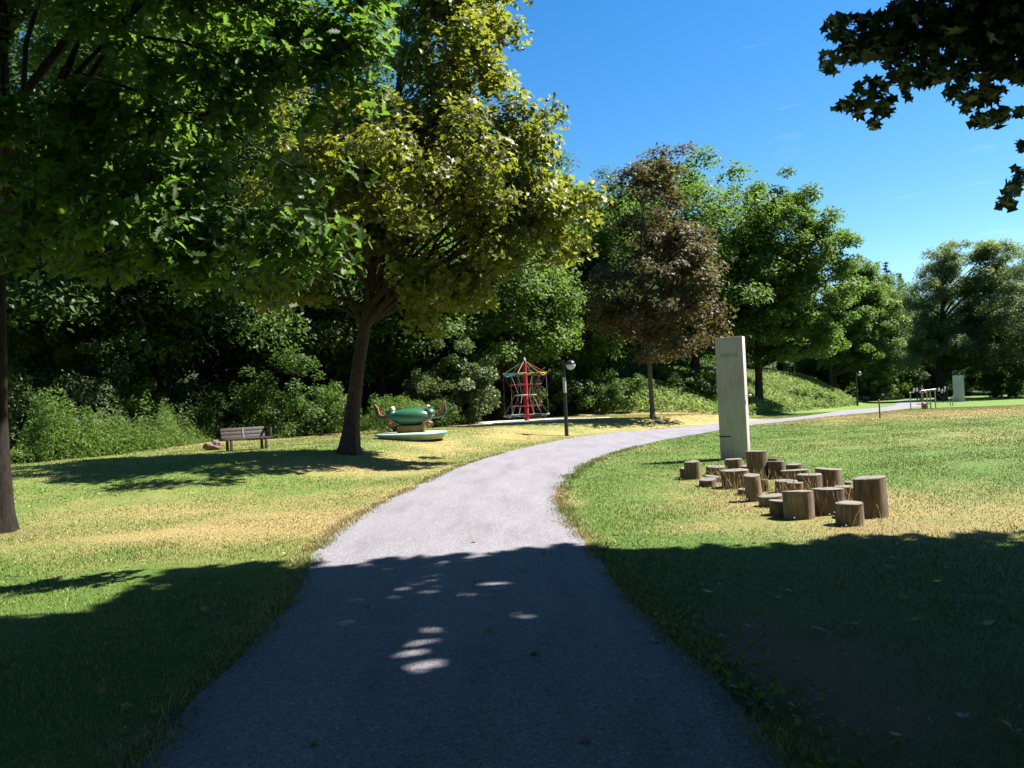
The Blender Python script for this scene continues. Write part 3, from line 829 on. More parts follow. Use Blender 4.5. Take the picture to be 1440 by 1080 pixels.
make_tree('maple_tree', YB, 11.5, .215, ye, 320, .6, 45000, .165, T_STAR, OLIVE, BARK_RED, 7,
          [(0, 0, -.15), (.16, 0, 1.2), (.38, 0, 2.6), (.62, 0, 3.7), (.95, .1, 5.6), (1.5, .1, 8.2), (2.0, 0, 11.2)], nlimb=70, fork=.3, keep=lambda P: ~((np.abs(P[:, 0] - YB[0] - .75) < .9) & (P[:, 2] < YB[2] + 5.3) & (P[:, 1] < YB[1] + .5)), inner=.25, flat=.8, up=.55, twigs=500,
          xlimbs=[([YB + (.62, 0, 3.5), at_depth(548, 420, YT - .2), at_depth(538, 370, YT - .3), at_depth(530, 330, YT - .3)], .12, .08),
                  ([YB + (.66, 0, 3.7), at_depth(545, 400, YT), at_depth(560, 382, YT), at_depth(620, 380, YT), at_depth(690, 360, YT)], .13, .02),
                  ([YB + (.58, 0, 3.4), at_depth(497, 430, YT), at_depth(480, 390, YT), at_depth(440, 350, YT)], .10, .03)],
          flare=1.9, label='leaning reddish trunked maple with olive yellow leaves beside the frog carousel')

# --- copper maple with a thin pale trunk
CB = at(918, 587); CT = depth(CB)
make_tree('copper_maple', CB, 14, .125, [env(CB, CT, 925, 410, 88, 90, 3.2), env(CB, CT, 915, 300, 62, 70, 2.4), env(CB, CT, 930, 235, 34, 40, 1.4), env(CB, CT, 985, 440, 42, 40, 1.6), env(CB, CT, 975, 350, 36, 50, 1.6), env(CB, CT, 868, 410, 42, 65, 1.6), env(CB, CT, 935, 490, 48, 28, 1.5)],
          200, .72, 18500, .18, T_STAR, COPPER, BARK_PALE, 9, nlimb=50, fork=.22, inner=.3, flare=1.2, label='slim copper maple with bronze leaves and thin pale trunk by the path bend')

# --- broad green tree right of the pillar
EB = at(1068, 579); ET = depth(EB)
make_tree('broadleaf_tree', EB, 15.5, .32, [env(EB, ET, 1105, 345, 75, 75, 4), env(EB, ET, 1100, 285, 50, 45, 2.6), env(EB, ET, 1060, 400, 60, 70, 3.4), env(EB, ET, 1140, 410, 62, 75, 3.5), env(EB, ET, 1160, 340, 40, 44, 2.2), env(EB, ET, 1055, 470, 60, 35, 3), env(EB, ET, 1130, 470, 60, 32, 3)],
          230, 1.0, 60000, .24, T_OVAL, MID, BARK_DARK, 13, nlimb=60, fork=.2, inner=.4, flare=1.4, label='round crowned green tree with short dark trunk right behind the tall pillar')

# --- twin trunked trees further along the path
TB = at(1170, 565); TT = depth(TB)
make_tree('broadleaf_tree', TB, 13, .26, [env(TB, TT, 1185, 440, 52, 55, 3), env(TB, TT, 1205, 400, 42, 42, 2.6), env(TB, TT, 1160, 470, 45, 40, 2.6), env(TB, TT, 1200, 490, 50, 30, 2.6)],
          140, .95, 26000, .27, T_OVAL, MID, BARK_DARK, 17, nlimb=30, fork=.2, flare=1.3, label='green tree with the left one of two close dark trunks beyond the path')
TB2 = at(1180, 565)
make_tree('broadleaf_tree', TB2 + np.array([.1, 1.2, 0]), 13, .3, [env(TB2, TT + 1, 1225, 430, 42, 50, 3), env(TB2, TT + 1, 1240, 470, 34, 40, 2.4), env(TB2, TT + 1, 1215, 390, 28, 28, 2), env(TB2, TT + 1, 1232, 505, 40, 22, 2.2)],
          140, .9, 26000, .25, T_OVAL, FRESH, BARK_DARK, 18, nlimb=30, fork=.2, flare=1.3, label='lighter green tree with the right one of two close dark trunks beyond the path')

# --- large grey green tree behind the exercise equipment
GB = at(1358, 562.5) + np.array([.6, 6, 0]); GB[2] = float(terrain(GB[0], GB[1])); GT = depth(GB)
make_tree('ash_tree', GB, 17, .5, [env(GB, GT, 1352, 380, 50, 45, 4), env(GB, GT, 1320, 430, 50, 50, 4), env(GB, GT, 1400, 420, 48, 50, 4), env(GB, GT, 1350, 480, 80, 40, 5), env(GB, GT, 1395, 370, 30, 32, 2.6), env(GB, GT, 1320, 375, 30, 24, 2.6), env(GB, GT, 1300, 500, 40, 26, 3), env(GB, GT, 1415, 490, 40, 30, 3)],
          210, 1.25, 60000, .42, T_NARROW, ASH, BARK_DARK, 23, nlimb=60, fork=.15, inner=.35, flare=1.4, label='large airy grey green tree behind the far pillar and exercise bars')

# --- the wood behind the playground: a few kinds, copied
def wood_proto(name, loc, h, r, n, leaf, fmat, seed, label, tm=T_OVAL, low=.22):
    envs = [(np.array([0, 0, h * .6]), (r, r, h * .4)), (np.array([r * .3, -r * .3, h * .4]), (r * .95, r * .95, h * .24)), (np.array([-r * .45, r * .1, h * low + h * .1]), (r * .75, r * .8, h * .14))]
    return make_tree(name, loc, h, .022 * h * .9, envs, 170, r * .25, n, leaf, tm, fmat, BARK_DARK, seed, nlimb=34, fork=.15, inner=.5, label=label, group='trees of the wood behind the playground', flare=1.3)
def wl(px, t):
    p = at_depth(px, 560, t); p[2] = float(terrain(p[0], p[1])) - .05; return p
W1 = wood_proto('forest_tree', wl(230, 37), 21, 6.2, 70000, .23, DEEP, 31, 'tall dark forest tree rising behind the bench')
W2 = wood_proto('forest_tree', wl(660, 48), 15.5, 5.2, 52000, .24, MID, 32, 'green forest tree standing left of and behind the climbing spinner')
W3 = wood_proto('forest_tree', wl(60, 40), 19, 5.6, 56000, .22, GREYLEAF, 33, 'pale leaved forest tree behind the tall bushes at far left', low=.12)
LST = [(W1, 120, 34, 1.12, 'dark forest tree right behind the herbs at far left'), (W1, 335, 41, 1.2, 'very tall dark forest tree above the bench'), (W1, 480, 46, 1.3, 'very tall dark forest tree above the leaning maple fork'),
 (W1, 1258, 108, .8, 'dark forest tree beyond the board fence'), (W1, -90, 36, 1.0, 'forest tree at the far left margin of the wood'), (W1, 350, 43, 1.05, 'dark forest tree behind the right end of the bench'),
 (W2, 150, 47, 1.2, 'forest tree in the second row above the pale left bushes'), (W3, 430, 45, 1.02, 'pale leaved forest tree just left of the leaning maple trunk'),
 (W2, 535, 45, 1.05, 'forest tree directly behind the frog carousel'), (W1, 590, 56, .95, 'dark forest tree behind and right of the frog carousel'),
 (W1, 735, 54, .86, 'dark forest tree directly behind the climbing spinner'), (W2, 800, 53, 1.0, 'forest tree behind the near ball lamp'),
 (W1, 862, 56, .74, 'dark forest tree behind the left side of the copper maple'), (W2, 980, 61, 1.22, 'tall dark green tree rising behind the copper maple'),
 (W2, 1015, 70, .85, 'forest tree in the gap between copper maple and pillar'), (W1, 1030, 84, .95, 'dark forest tree in the wood behind the pillar'),
 (W1, 30, 58, 1.2, 'dark forest tree in the back row at far left'), (W1, 290, 60, 1.15, 'dark forest tree in the back row above the bench'),
 (W2, 470, 62, 1.2, 'forest tree in the back row above the leaning maple trunk'), (W1, 680, 68, .95, 'dark forest tree in the back row left of the spinner'),
 (W2, 905, 74, 1.05, 'forest tree in the back row right of the near ball lamp'), (W1, 1100, 98, .95, 'dark forest tree behind the round crowned tree'),
 (W2, 1160, 110, .9, 'forest tree behind the two close dark trunks'), (W1, 1225, 104, .85, 'dark forest tree behind the far ball lamp'),
 (W2, 1285, 116, .8, 'forest tree far behind the upright bars'), (W1, 1330, 112, .78, 'dark forest tree far behind the exercise equipment'),
 (W1, 1400, 108, .8, 'dark forest tree far behind the large airy tree'), (W3, 1462, 84, .85, 'pale leaved tree at the right margin beside the large airy tree'),
 (W1, 1480, 106, .9, 'dark forest tree at the right margin beyond the meadow'), (W2, 560, 74, 1.25, 'forest tree at the top of the wooded slope behind the yellow maple')]
g = np.random.default_rng(77)
for src, px, t, s, lab in LST:
    copy_tree(src, wl(px, t), g.uniform(0, 6.28), (s * g.uniform(.95, 1.08), s), lab, 'trees of the wood behind the playground')
for x, y, sc_, lab in ((-9.5, -3.5, .8, 'added unseen tree at the path side behind the viewpoint, left'), (-3.5, -10, .8, 'added unseen tree behind the viewpoint on the path axis'), (6, -9, .85, 'added unseen tree behind the viewpoint, right'), (15, -1, .8, 'added unseen tree beyond the overhanging maple on the right'), (-15.5, 4, .8, 'added unseen tree beside the oak outside the left margin'), (20, 2.5, .85, 'added unseen tree far right of the overhanging maple'), (31, 7, 1.1, 'nearest of the unseen trees added along the right edge of the meadow'), (37, 17, 1.1, 'second of the unseen trees added along the right edge of the meadow'), (45, 28, 1.1, 'third of the unseen trees added along the right edge of the meadow'), (-13, -11, .9, 'added unseen tree far behind the viewpoint, left'), (1, -18, .95, 'added unseen tree farthest behind the viewpoint')):
    copy_tree(W1, (x, y, 0), x, (sc_, sc_), lab, 'trees of the wood behind the playground')  # unseen trees added to keep sky light off the shaded foreground
c = copy_tree(W3, wl(852, 92), 2.0, (.8, .78), 'pale feathery treetop showing in the gap beside the copper maple', 'trees of the wood behind the playground')

# --- conifers far off
def conifer(loc, h, r, seed, label):
    g = np.random.default_rng(seed); root = empty('conifer', loc); tag(root, label, 'conifer')
    mb = MB(); trunk_mb(g, mb, [(0, 0, -.3), (0, 0, h * .5), (0, 0, h * .98)], [h * .014, h * .009, .02], flare=1.2)
    Ps = []; Ns = []
    for i in range(34):
        u = i / 33; z = h * (.12 + .86 * u); rr = r * (1 - u) ** .85 + .15
        m = int(10 - 4 * u)
        for k in range(m):
            a = g.uniform(0, 6.28); L = rr * g.uniform(.7, 1.15); e = np.array([math.cos(a) * L, math.sin(a) * L, -.28 * L])
            limb(g, mb, (0, 0, z), e + (0, 0, z), .03, .008, n=4, sag=-.05, seg=4)
            n = int(26 * L / r * 2) + 8; q = g.random((n, 1)) ** .7
            p = np.array([0, 0, z]) + e * q + g.normal(size=(n, 3)) * np.array([.16, .16, .09]) * (.4 + q)
            Ps.append(p); Ns.append(np.array([0, 0, .9]) + g.normal(size=(n, 3)) * .5)
    P = np.vstack(Ps); N = np.vstack(Ns)
    mb.build('trunk', BARK_DARK, root)
    link('crown', foliage_mesh('crown', P, N, g.uniform(.3, .6, len(P)), T_NARROW, .5, seed), CONIFER, root)
for px, top, t, r, lab in ((1255, 366, 150, 3.6, 'taller of two dark spruces rising beyond the trees on the right'), (1274, 382, 156, 2.8, 'shorter right one of two dark spruces beyond the trees'), (1240, 392, 160, 2.6, 'small spruce tip left of the two taller spruces')):
    p = at_depth(px, 540, t); b = p.copy(); b[2] = float(terrain(p[0], p[1])) - .2
    conifer(b, at_depth(px, top, t)[2] - b[2], r, int(px), lab)

# --- shrubs
def shrub(px, py, t, rx, h, n, leaf, fmat, seed, label, tm=T_OVAL, group=None, rc=.35, name='shrub'):
    b = at_depth(px, py, t); b[2] = float(terrain(b[0], b[1])) - .03
    g = np.random.default_rng(seed); root = empty(name, b); tag(root, label, 'shrub', group)
    envs = [(np.array([0, 0, h * .5]), (rx, rx * .8, h * .5)), (np.array([rx * .4, -.1, h * .35]), (rx * .7, rx * .6, h * .35)), (np.array([-rx * .45, .1, h * .4]), (rx * .6, rx * .6, h * .4))]
    C = clusters(g, envs, 60, .45); P, N = leaves_from(g, C, rc, n, .6, .75, (0, 0, h * .4)); k = P[:, 2] > .03; P, N = P[k], N[k]
    mb = MB()
    for i in range(14): limb(g, mb, (g.normal() * .12, g.normal() * .1, -.05), C[i], .03, .008, n=5, sag=.1, seg=5)
    mb.build('stem', BARK_DARK, root)
    link('foliage', foliage_mesh('foliage', P, N, leaf * g.uniform(.6, 1.3, len(P)), tm, .3, seed), fmat, root)
    return root
shrub(85, 600, 31.5, 3.0, 5.0, 16000, .13, GREYLEAF, 51, 'tall pale green bush at far left behind the low herbs', rc=.6)
shrub(-10, 600, 29.5, 2.0, 3.6, 9000, .13, GREYLEAF, 52, 'bush partly hidden by the oak trunk at the left margin', rc=.5)
shrub(195, 600, 31.5, 1.5, 2.6, 6000, .12, MID, 53, 'small rounded bush right of the tall pale bush')
shrub(420, 600, 34, 2.6, 3.6, 10000, .14, DEEP, 54, 'dark bush between the bench and the leaning maple trunk', rc=.5)
shrub(455, 600, 36, 1.4, 2.2, 4200, .12, MID, 55, 'mid green bush just left of the leaning maple trunk')
shrub(555, 596, 33.5, 1.7, 1.8, 7000, .11, FRESH, 56, 'light green bush directly behind the frog carousel', T_NARROW)
shrub(640, 590, 41, 2.3, 4.2, 10000, .15, GREYLEAF, 57, 'silvery bush between the frog carousel and the climbing spinner', rc=.5)
shrub(612, 594, 38, 1.2, 1.2, 3000, .12, DEEP, 58, 'low dark bush right of the frog carousel')
shrub(330, 602, 36, 2.6, 3.0, 9000, .14, DEEP, 59, 'dark bush in deep shade behind the bench', rc=.5)
shrub(700, 588, 47, 2.6, 3.4, 9000, .16, DEEP, 60, 'dark bush in shade left of the climbing spinner', rc=.5)
shrub(790, 584, 49, 3.0, 3.2, 9000, .16, DEEP, 61, 'dark bush in shade behind the near ball lamp', rc=.5)
shrub(860, 580, 50, 2.8, 3.0, 9000, .16, DEEP, 62, 'dark bush left of the copper maple trunk', rc=.5)
shrub(975, 574, 54, 2.4, 2.0, 7000, .16, DEEP, 63, 'dark low bush left of the tall pillar', rc=.4)
shrub(1128, 552, 70, 1.8, 1.3, 4000, .16, MID, 64, 'small dark bush on the bright grassy bank', rc=.3)
shrub(1150, 556, 72, 1.6, 1.2, 3500, .16, FRESH, 65, 'light bush at the right foot of the grassy bank', rc=.3)
shrub(1235, 553, 100, 3.0, 5.0, 6000, .22, FRESH, 66, 'light green bush beyond the far ball lamp', rc=.6)
shrub(1400, 556, 92, 4.5, 5.0, 9000, .24, DEEP, 67, 'dark bush right of the large airy tree trunk', rc=.7)
shrub(1450, 556, 86, 5.0, 4.2, 9000, .24, DEEP, 68, 'dark bush at the right margin beyond the meadow', rc=.7)
shrub(1300, 556, 105, 5.0, 5.0, 8000, .26, DEEP, 69, 'dark bush behind the exercise bars', rc=.7)

# --- low growth nobody could count
def herbs(name, pts, n, wid, hgt, leaf, fmat, seed, label, tm=T_NARROW, up=.5):
    g = np.random.default_rng(seed); pts = np.array([at(*p) if p[1] > 300 else wl(*p) for p in pts])
    u = g.random(n) * (len(pts) - 1); i = np.minimum(u.astype(int), len(pts) - 2); f = (u - i)[:, None]
    b = pts[i] * (1 - f) + pts[i + 1] * f
    y = np.abs(g.normal(size=n)) * wid; x = b[:, 0] + g.normal(size=n) * .3; yy = b[:, 1] + y
    hh = hgt * (.35 + .65 * np.minimum(1, y / wid + .2)) * np.clip(.75 + 1.5 * vnoise(x, yy, 1.6, seed) + .8 * vnoise(x, yy, 4.5, seed + 1), .12, 1.9); z = terrain(x, yy) + hh * g.random(n) ** .8
    P = np.stack([x, yy, z], 1); N = np.array([0, -.1, up]) + g.normal(size=(n, 3)) * .6
    tag(link(name, foliage_mesh(name, P, N, leaf * g.uniform(.6, 1.4, n), tm, .2, seed), fmat), label, 'undergrowth', kind='stuff')
herbs('undergrowth', [(-20, 655), (60, 650), (150, 640), (240, 628), (305, 615)], 30000, 1.3, 1.2, .13, FRESH, 81, 'bright green herbs along the wood edge left of the bench')
herbs('undergrowth', [(385, 605), (440, 604), (520, 603), (600, 597), (660, 590)], 16000, 1.0, .7, .12, FRESH, 82, 'low herbs along the wood edge behind the frog carousel')
herbs('undergrowth', [(-20, 652), (60, 646), (150, 636), (240, 626), (305, 612)], 16000, 1.6, 1.5, .14, GREYLEAF, 86, 'greyish taller herbs mixed among the bright herbs at the wood edge')
herbs('ivy', [(-160, 50), (300, 52), (600, 60), (860, 68), (1000, 80), (1130, 100)], 90000, 11, .9, .34, DEEP, 87, 'dark ground cover on the wooded slope', T_OVAL, .8)
herbs('ivy', [(-60, 33), (100, 35), (300, 36), (450, 36), (600, 42), (720, 47), (860, 50), (990, 56)], 90000, 6, .9, .2, DEEP, 83, 'dark ground cover inside the wood behind the playground', T_OVAL, .8)
herbs('undergrowth', [(1110, 108), (1200, 114), (1300, 122), (1400, 114), (1520, 112)], 42000, 5, 5.0, .45, DEEP, 88, 'dark undergrowth closing the view under the far trees beyond the meadow', T_OVAL, .6)
# tall grass on the bank
g = np.random.default_rng(85); n = 90000
x = g.uniform(4, 40, n); y = np.maximum(47, 31 + 1.35 * x) + g.uniform(1.5, 26, n)
ok = (np.abs(vnoise(x, y, .5, 3)) < 2) & (x < 34); x, y = x[ok], y[ok]
P = np.stack([x, y, terrain(x, y) + g.random(len(x)) ** .9 * .75 * (1 + .5 * vnoise(x, y, .8, 4)) + .05], 1); N = np.array([.2, -.5, .5]) + g.normal(size=(len(x), 3)) * .5
tag(link('tall_grass', foliage_mesh('tall_grass', P, N, g.uniform(.2, .42, len(P)), T_NARROW, -.5, 6), leaf_mat('tall_grass_blades', [(.12, .19, .03), (.17, .25, .045), (.25, .29, .085)], (.35, .48, .08), .4, .55, .3, .12)), 'tall bright grass and weeds on the bank behind the pillar', 'tall grass', kind='stuff')
# ------------------------------------------------------------------ materials of the made things
def stump_mat(name, c1, c2, grey=(.20, .18, .16)):
    m, t, p, o = new_mat(name)
    n = noise(t, 9, 7, .7, stretch=(4, 4, .35)); n2 = noise(t, 2.5, 4, .6)
    c1 = tuple(x * .6 for x in c1); c2 = tuple(x * .85 for x in c2)
    r = ramp(t, [(.32, c1), (.6, c2)]); t.links.new(n.outputs[0], r.inputs[0])
    r2 = ramp(t, [(.4, (1, 1, 1)), (.65, (.62, .6, .58))]); t.links.new(n2.outputs[0], r2.inputs[0])
    a = t.nodes.new('ShaderNodeMix'); a.data_type = 'RGBA'; a.blend_type = 'MULTIPLY'; a.inputs[0].default_value = .9
    t.links.new(r.outputs[0], a.inputs[6]); t.links.new(r2.outputs[0], a.inputs[7]); t.links.new(a.outputs[2], p.inputs['Base Color'])
    p.inputs['Roughness'].default_value = .85; p.inputs['Specular IOR Level'].default_value = .2
    bump(t, p, n.outputs[0], .35, .004); return m
def end_mat():
    m, t, p, o = new_mat('end_grain')
    c = t.nodes.new('ShaderNodeTexCoord')
    w = t.nodes.new('ShaderNodeTexWave'); w.wave_type = 'RINGS'; w.rings_direction = 'Z'; w.inputs['Scale'].default_value = 14
    w.inputs['Distortion'].default_value = 3; w.inputs['Detail'].default_value = 3; t.links.new(c.outputs['Object'], w.inputs['Vector'])
    n = noise(t, 14, 5, .7)
    r = ramp(t, [(0, (.125, .105, .085)), (1, (.205, .18, .155))]); t.links.new(w.outputs['Color'], r.inputs[0])
    r2 = ramp(t, [(.35, (.6, .6, .6)), (.65, (1.05, 1.05, 1.05))]); t.links.new(n.outputs[0], r2.inputs[0])
    a = t.nodes.new('ShaderNodeMix'); a.data_type = 'RGBA'; a.blend_type = 'MULTIPLY'; a.inputs[0].default_value = 1
    t.links.new(r.outputs[0], a.inputs[6]); t.links.new(r2.outputs[0], a.inputs[7]); t.links.new(a.outputs[2], p.inputs['Base Color'])
    p.inputs['Roughness'].default_value = .9; bump(t, p, w.outputs['Fac'], .3, .006); return m
STUMP = [stump_mat('weathered_log', (.10, .07, .05), (.24, .18, .135)), stump_mat('brown_log', (.12, .075, .05), (.25, .165, .115)), stump_mat('pale_log', (.12, .09, .065), (.30, .23, .17))]
ENDG = end_mat()
CONC = paint('grey_concrete', (.78, .71, .70), .8, .12, 3.2, bmp=.08, spec=.2, dirt=(.64, .57, .54))
def stained():
    m, t, p, o = new_mat('stained_concrete')
    a = noise(t, 5, 6, .65, stretch=(2.2, 2.2, .28)); b = noise(t, 28, 5, .7); c = noise(t, .9, 3, .5)
    r = ramp(t, [(.3, (.40, .345, .35)), (.55, (.50, .43, .435)), (.75, (.55, .475, .48))]); t.links.new(a.outputs[0], r.inputs[0])
    r2 = ramp(t, [(.3, (.84, .84, .83)), (.6, (1.02, 1.02, 1.02))]); t.links.new(b.outputs[0], r2.inputs[0])
    r3 = ramp(t, [(.35, (.86, .84, .84)), (.6, (1.03, 1.03, 1.03))]); t.links.new(c.outputs[0], r3.inputs[0])
    q = r.outputs[0]
    for rr in (r2, r3):
        x = t.nodes.new('ShaderNodeMix'); x.data_type = 'RGBA'; x.blend_type = 'MULTIPLY'; x.inputs[0].default_value = 1
        t.links.new(q, x.inputs[6]); t.links.new(rr.outputs[0], x.inputs[7]); q = x.outputs[2]
    t.links.new(q, p.inputs['Base Color']); p.inputs['Roughness'].default_value = .85; p.inputs['Specular IOR Level'].default_value = .2
    bump(t, p, b.outputs[0], .25, .006); return m
CONCS = stained()
DARKM = paint('dark_metal', (.03, .03, .032), .45, .3, 8)
STEEL = paint('steel', (.42, .43, .44), .38, .2, 10, metal=.6)
WHITE = paint('white_plastic', (.78, .78, .76), .4, .08, 6)
REDP = paint('red_paint', (.62, .02, .025), .38, .15, 6)
REDD = paint('faded_red_paint', (.50, .055, .045), .5, .25, 8)
GRNP = paint('green_paint', (.035, .17, .09), .35, .22, 5)
YELP = paint('yellow_paint', (.70, .45, .05), .4, .15, 6)
BLUP = paint('blue_paint', (.03, .22, .50), .4, .15, 6)
TEALP = paint('teal_paint', (.10, .42, .42), .45, .15, 6)
PALEG = paint('pale_green_deck', (.55, .62, .50), .6, .2, 4, dirt=(.40, .44, .34))
WOODY = paint('yellow_brown_wood', (.36, .23, .05), .6, .35, 12)
PLANK = paint('dark_plank', (.075, .05, .048), .6, .4, 14, bmp=.2)
STONE = paint('pink_stone', (.34, .2, .17), .9, .4, 12, bmp=.8)
BLACKP = paint('black_paint', (.012, .012, .012), .3, .2, 8)
ROPEM = {k: paint(k + '_rope', c, .8, .2, 30) for k, c in (('grey', (.26, .26, .25)), ('red', (.45, .05, .06)), ('pink', (.42, .12, .16)), ('yellow', (.6, .42, .06)), ('teal', (.10, .36, .38)), ('cream', (.42, .38, .28)))}

# ------------------------------------------------------------------ log stumps
# (centre x, top y, front base y, width px, lean px at the top, taper, bark, label)
ST = [
 (976, 649, 674, 22, 0, 1, 0, 'slim upright stump at the far left end of the group'),
 (965, 659, 672, 14, 0, 1, 1, 'small low stump half hidden at the left of the leftmost slim stump'),
 (998, 674, 685, 25, 0, 1.02, 0, 'very low disc stump in front of the group at the left, just before the pillar'),
 (1007, 670, 678, 25, 0, 1, 0, 'flat disc stump tucked behind the very low front disc at the left'),
 (1010, 656, 669, 27, 0, .97, 1, 'low wide reddish stump directly left of the pillar foot'),
 (1035, 645.5, 662, 24, 0, 1, 1, 'reddish stump standing right before the pillar foot'),
 (1038, 661, 687, 36, 0, 1.12, 1, 'broad waist high stump in front of the pillar, wider at its top'),
 (1053, 655, 668, 18, 0, 1, 1, 'low stump squeezed between the pillar front stump and the tall narrow one'),
 (1070, 634, 674, 30, -1, 1.1, 0, 'tall narrow stump right of the pillar, highest of the rear row'),
 (1065, 668, 705, 22, -4, 1, 2, 'slender stump leaning to the left at the front of the group'),
 (1049, 688, 696, 18, 0, 1, 0, 'low disc stump half hidden behind the slender leaning stump'),
 (1089, 697, 713, 32, 0, 1.05, 0, 'low wide stump at the front right of the slender leaning stump'),
 (1103, 704, 726, 31, 0, 1.05, 0, 'low front stump partly covered by the big pale sided stump'),
 (1131, 690.5, 731, 43, 0, 1.02, 2, 'big front stump with a pale sunlit right side'),
 (1172, 687, 725, 41, 0, 1.06, 0, 'big stump between the pale sided one and the small foremost one'),
 (1203, 707, 740, 37, 0, .98, 2, 'short round foremost stump in front of the largest one'),
 (1233, 671, 729, 47, 1, .94, 0, 'largest stump at the right end with a slanting right side'),
 (1172, 659, 687, 37, 0, 1.04, 0, 'wide stump in the rear row left of the largest stump'),
 (1145, 667, 692, 33, 0, 1.02, 0, 'middle stump directly behind the big pale sided stump'),
 (1124, 661, 677, 38, 0, 1.04, 1, 'broad low stump in the middle of the rear row'),
 (1096, 649, 674, 25, 0, 1, 0, 'stump with tall dry stalks just right of the tall narrow one'),
 (1120, 653, 663, 21, 0, 1, 1, 'small low stump farthest back in the rear row'),
 (1111, 676, 694, 31, 0, 1, 1, 'low stump in the centre touching its slightly lower neighbour'),
 (1122, 679, 696, 22, 0, 1, 1, 'slightly lower stump joined to the right of the central low stump'),
 (1191, 684, 704, 24, 0, 1.05, 1, 'stump hidden behind the big stump and left of the largest one'),
 (1206, 686, 704, 17, 0, 1, 1, 'narrow brown stump against the left side of the largest stump'),
 (1195, 678, 687, 10, 0, 1, 2, 'tiny stump peeping out behind the stumps beside the largest one'),
 (1089, 645, 655, 14, 0, 1, 0, 'flat topped small stump behind the tall narrow one'),
 (1077, 675, 691, 11, 0, 1, 2, 'thin stump just behind the right of the slender leaning stump')]
for i, (cx, ty, by, w, lean, tap, bk, lab) in enumerate(ST):
    p = at(cx, by); t = depth(p); r = w / 2 * t / FPX / max(1, (1 + tap) / 2)
    c = p + np.array([0, r * .9, 0]); c[2] = float(terrain(c[0], c[1]))
    h = max(.06, (by - ty) * t / FPX - .75 * r * 2 * (EYE - .3) / t * .6)
    root = empty('log_stump', c, i * 2.4); tag(root, lab, 'stump', 'log stumps of the stepping group')
    g = np.random.default_rng(200 + i); ph = g.uniform(0, 6.28, 4); mb = MB(); n = 26; m = 7
    lx = lean * t / FPX; rz = root.rotation_euler.z; lv = Vector((lx, 0, 0)); lv.rotate(Matrix.Rotation(-rz, 3, 'Z'))
    tilt = g.normal(size=2) * .05 * r
    def rad(u, a): return r * (1 + (tap - 1) * u) * (1 + .045 * math.sin(2 * a + ph[0]) + .03 * math.sin(3 * a + ph[1]) + .02 * math.sin(7 * a + ph[2] + 2 * u)) + (.015 * r / .15 * math.exp(-u * 9))
    for k in range(m + 1):
        u = k / m
        for j in range(n):
            a = 2 * math.pi * j / n; q = rad(u, a) * (1 if k < m else .985)
            z = -.06 + (h + .06) * u + (tilt[0] * math.cos(a) + tilt[1] * math.sin(a)) * (u > .9)
            mb.v.append((q * math.cos(a) + lv.x * u, q * math.sin(a) + lv.y * u, z))
    for k in range(m):
        for j in range(n):
            j2 = (j + 1) % n; mb.f.append((k * n + j, k * n + j2, (k + 1) * n + j2, (k + 1) * n + j))
    mb.build('log', STUMP[bk], root, angle=60)
    mb = MB()
    for s in (0, .35, .7, .94, 1.0):
        for j in range(n):
            a = 2 * math.pi * j / n; q = rad(1, a) * s
            z = h + (tilt[0] * math.cos(a) + tilt[1] * math.sin(a)) * s + (.006 if s < .97 else -.004) + .003 * math.sin(3 * a + s * 5) * s
            mb.v.append((q * math.cos(a) + lv.x, q * math.sin(a) + lv.y, z))
    for k in range(4):
        for j in range(n):
            j2 = (j + 1) % n; mb.f.append((k * n + j, k * n + j2, (k + 1) * n + j2, (k + 1) * n + j))
    cf = mb.build('cut_face', ENDG, root, angle=60)
    if r > .1 and i % 2 == 0:
        mb = MB(); a = g.uniform(0, 6.28); l = r * g.uniform(.55, .85)
        mb.box((lv.x + math.cos(a) * l / 2, lv.y + math.sin(a) * l / 2, h + .0075), (l, .006, .003), Matrix.Rotation(a, 3, 'Z')); mb.build('drying_crack', DARKM, cf)

# ------------------------------------------------------------------ concrete pillars
def text_mesh(body, size, mat, parent, loc, rot, name, depth_=.002):
    cu = bpy.data.curves.new(name, 'FONT'); cu.body = body; cu.size = size; cu.align_x = 'CENTER'; cu.extrude = depth_; cu.space_character = 1.12
    ob = bpy.data.objects.new(name + '_curve', cu); COL.objects.link(ob)
    dg = bpy.context.evaluated_depsgraph_get(); me = bpy.data.meshes.new_from_object(ob.evaluated_get(dg))
    bpy.data.objects.remove(ob); bpy.data.curves.remove(cu); me.name = name
    o = link(name, me, mat, parent); o.location = loc; o.rotation_euler = rot; return o
def pillar(px, py, hpx, w, th, rz, label, sign=None):
    p = at(px, py); t = depth(p); h = hpx * t / FPX
    root = empty('concrete_pillar', p, rz); tag(root, label, 'pillar')
    mb = MB(); mb.box((0, 0, h / 2 - .05), (w, th, h + .1)); mb.build('slab', CONCS, root, bevel=.008)
    if sign:
        text_mesh(sign, .125, paint('engraved_letters', (.24, .235, .22), .8, .3, 20), root, (0, -th / 2 - .001, h - .46), (R(90), 0, 0), 'lettering')
        mb = MB(); mb.box((-w / 2 + .13, -th / 2 - .002, .52), (.27, .006, .035)); mb.build('slot', DARKM, root)
        mb = MB(); mb.tube([(w / 2, .0, 1.45), (w / 2 + .07, .0, 1.45)], [.012, .012], 8); mb.ell((w / 2 + .085, 0, 1.45), (.035, .035, .035), 10, 7); mb.build('knob', WHITE, root)
    return root
PP = at(1035, 644)
pillar(1034.5, 645, 171, .645, .20, R(-33), 'tall grey concrete pillar with faint lettering standing behind the log stumps', 'VENUS')
pillar(1349, 565, 37, .95, .22, R(-20), 'distant grey concrete pillar beside the trunk of the large airy tree')

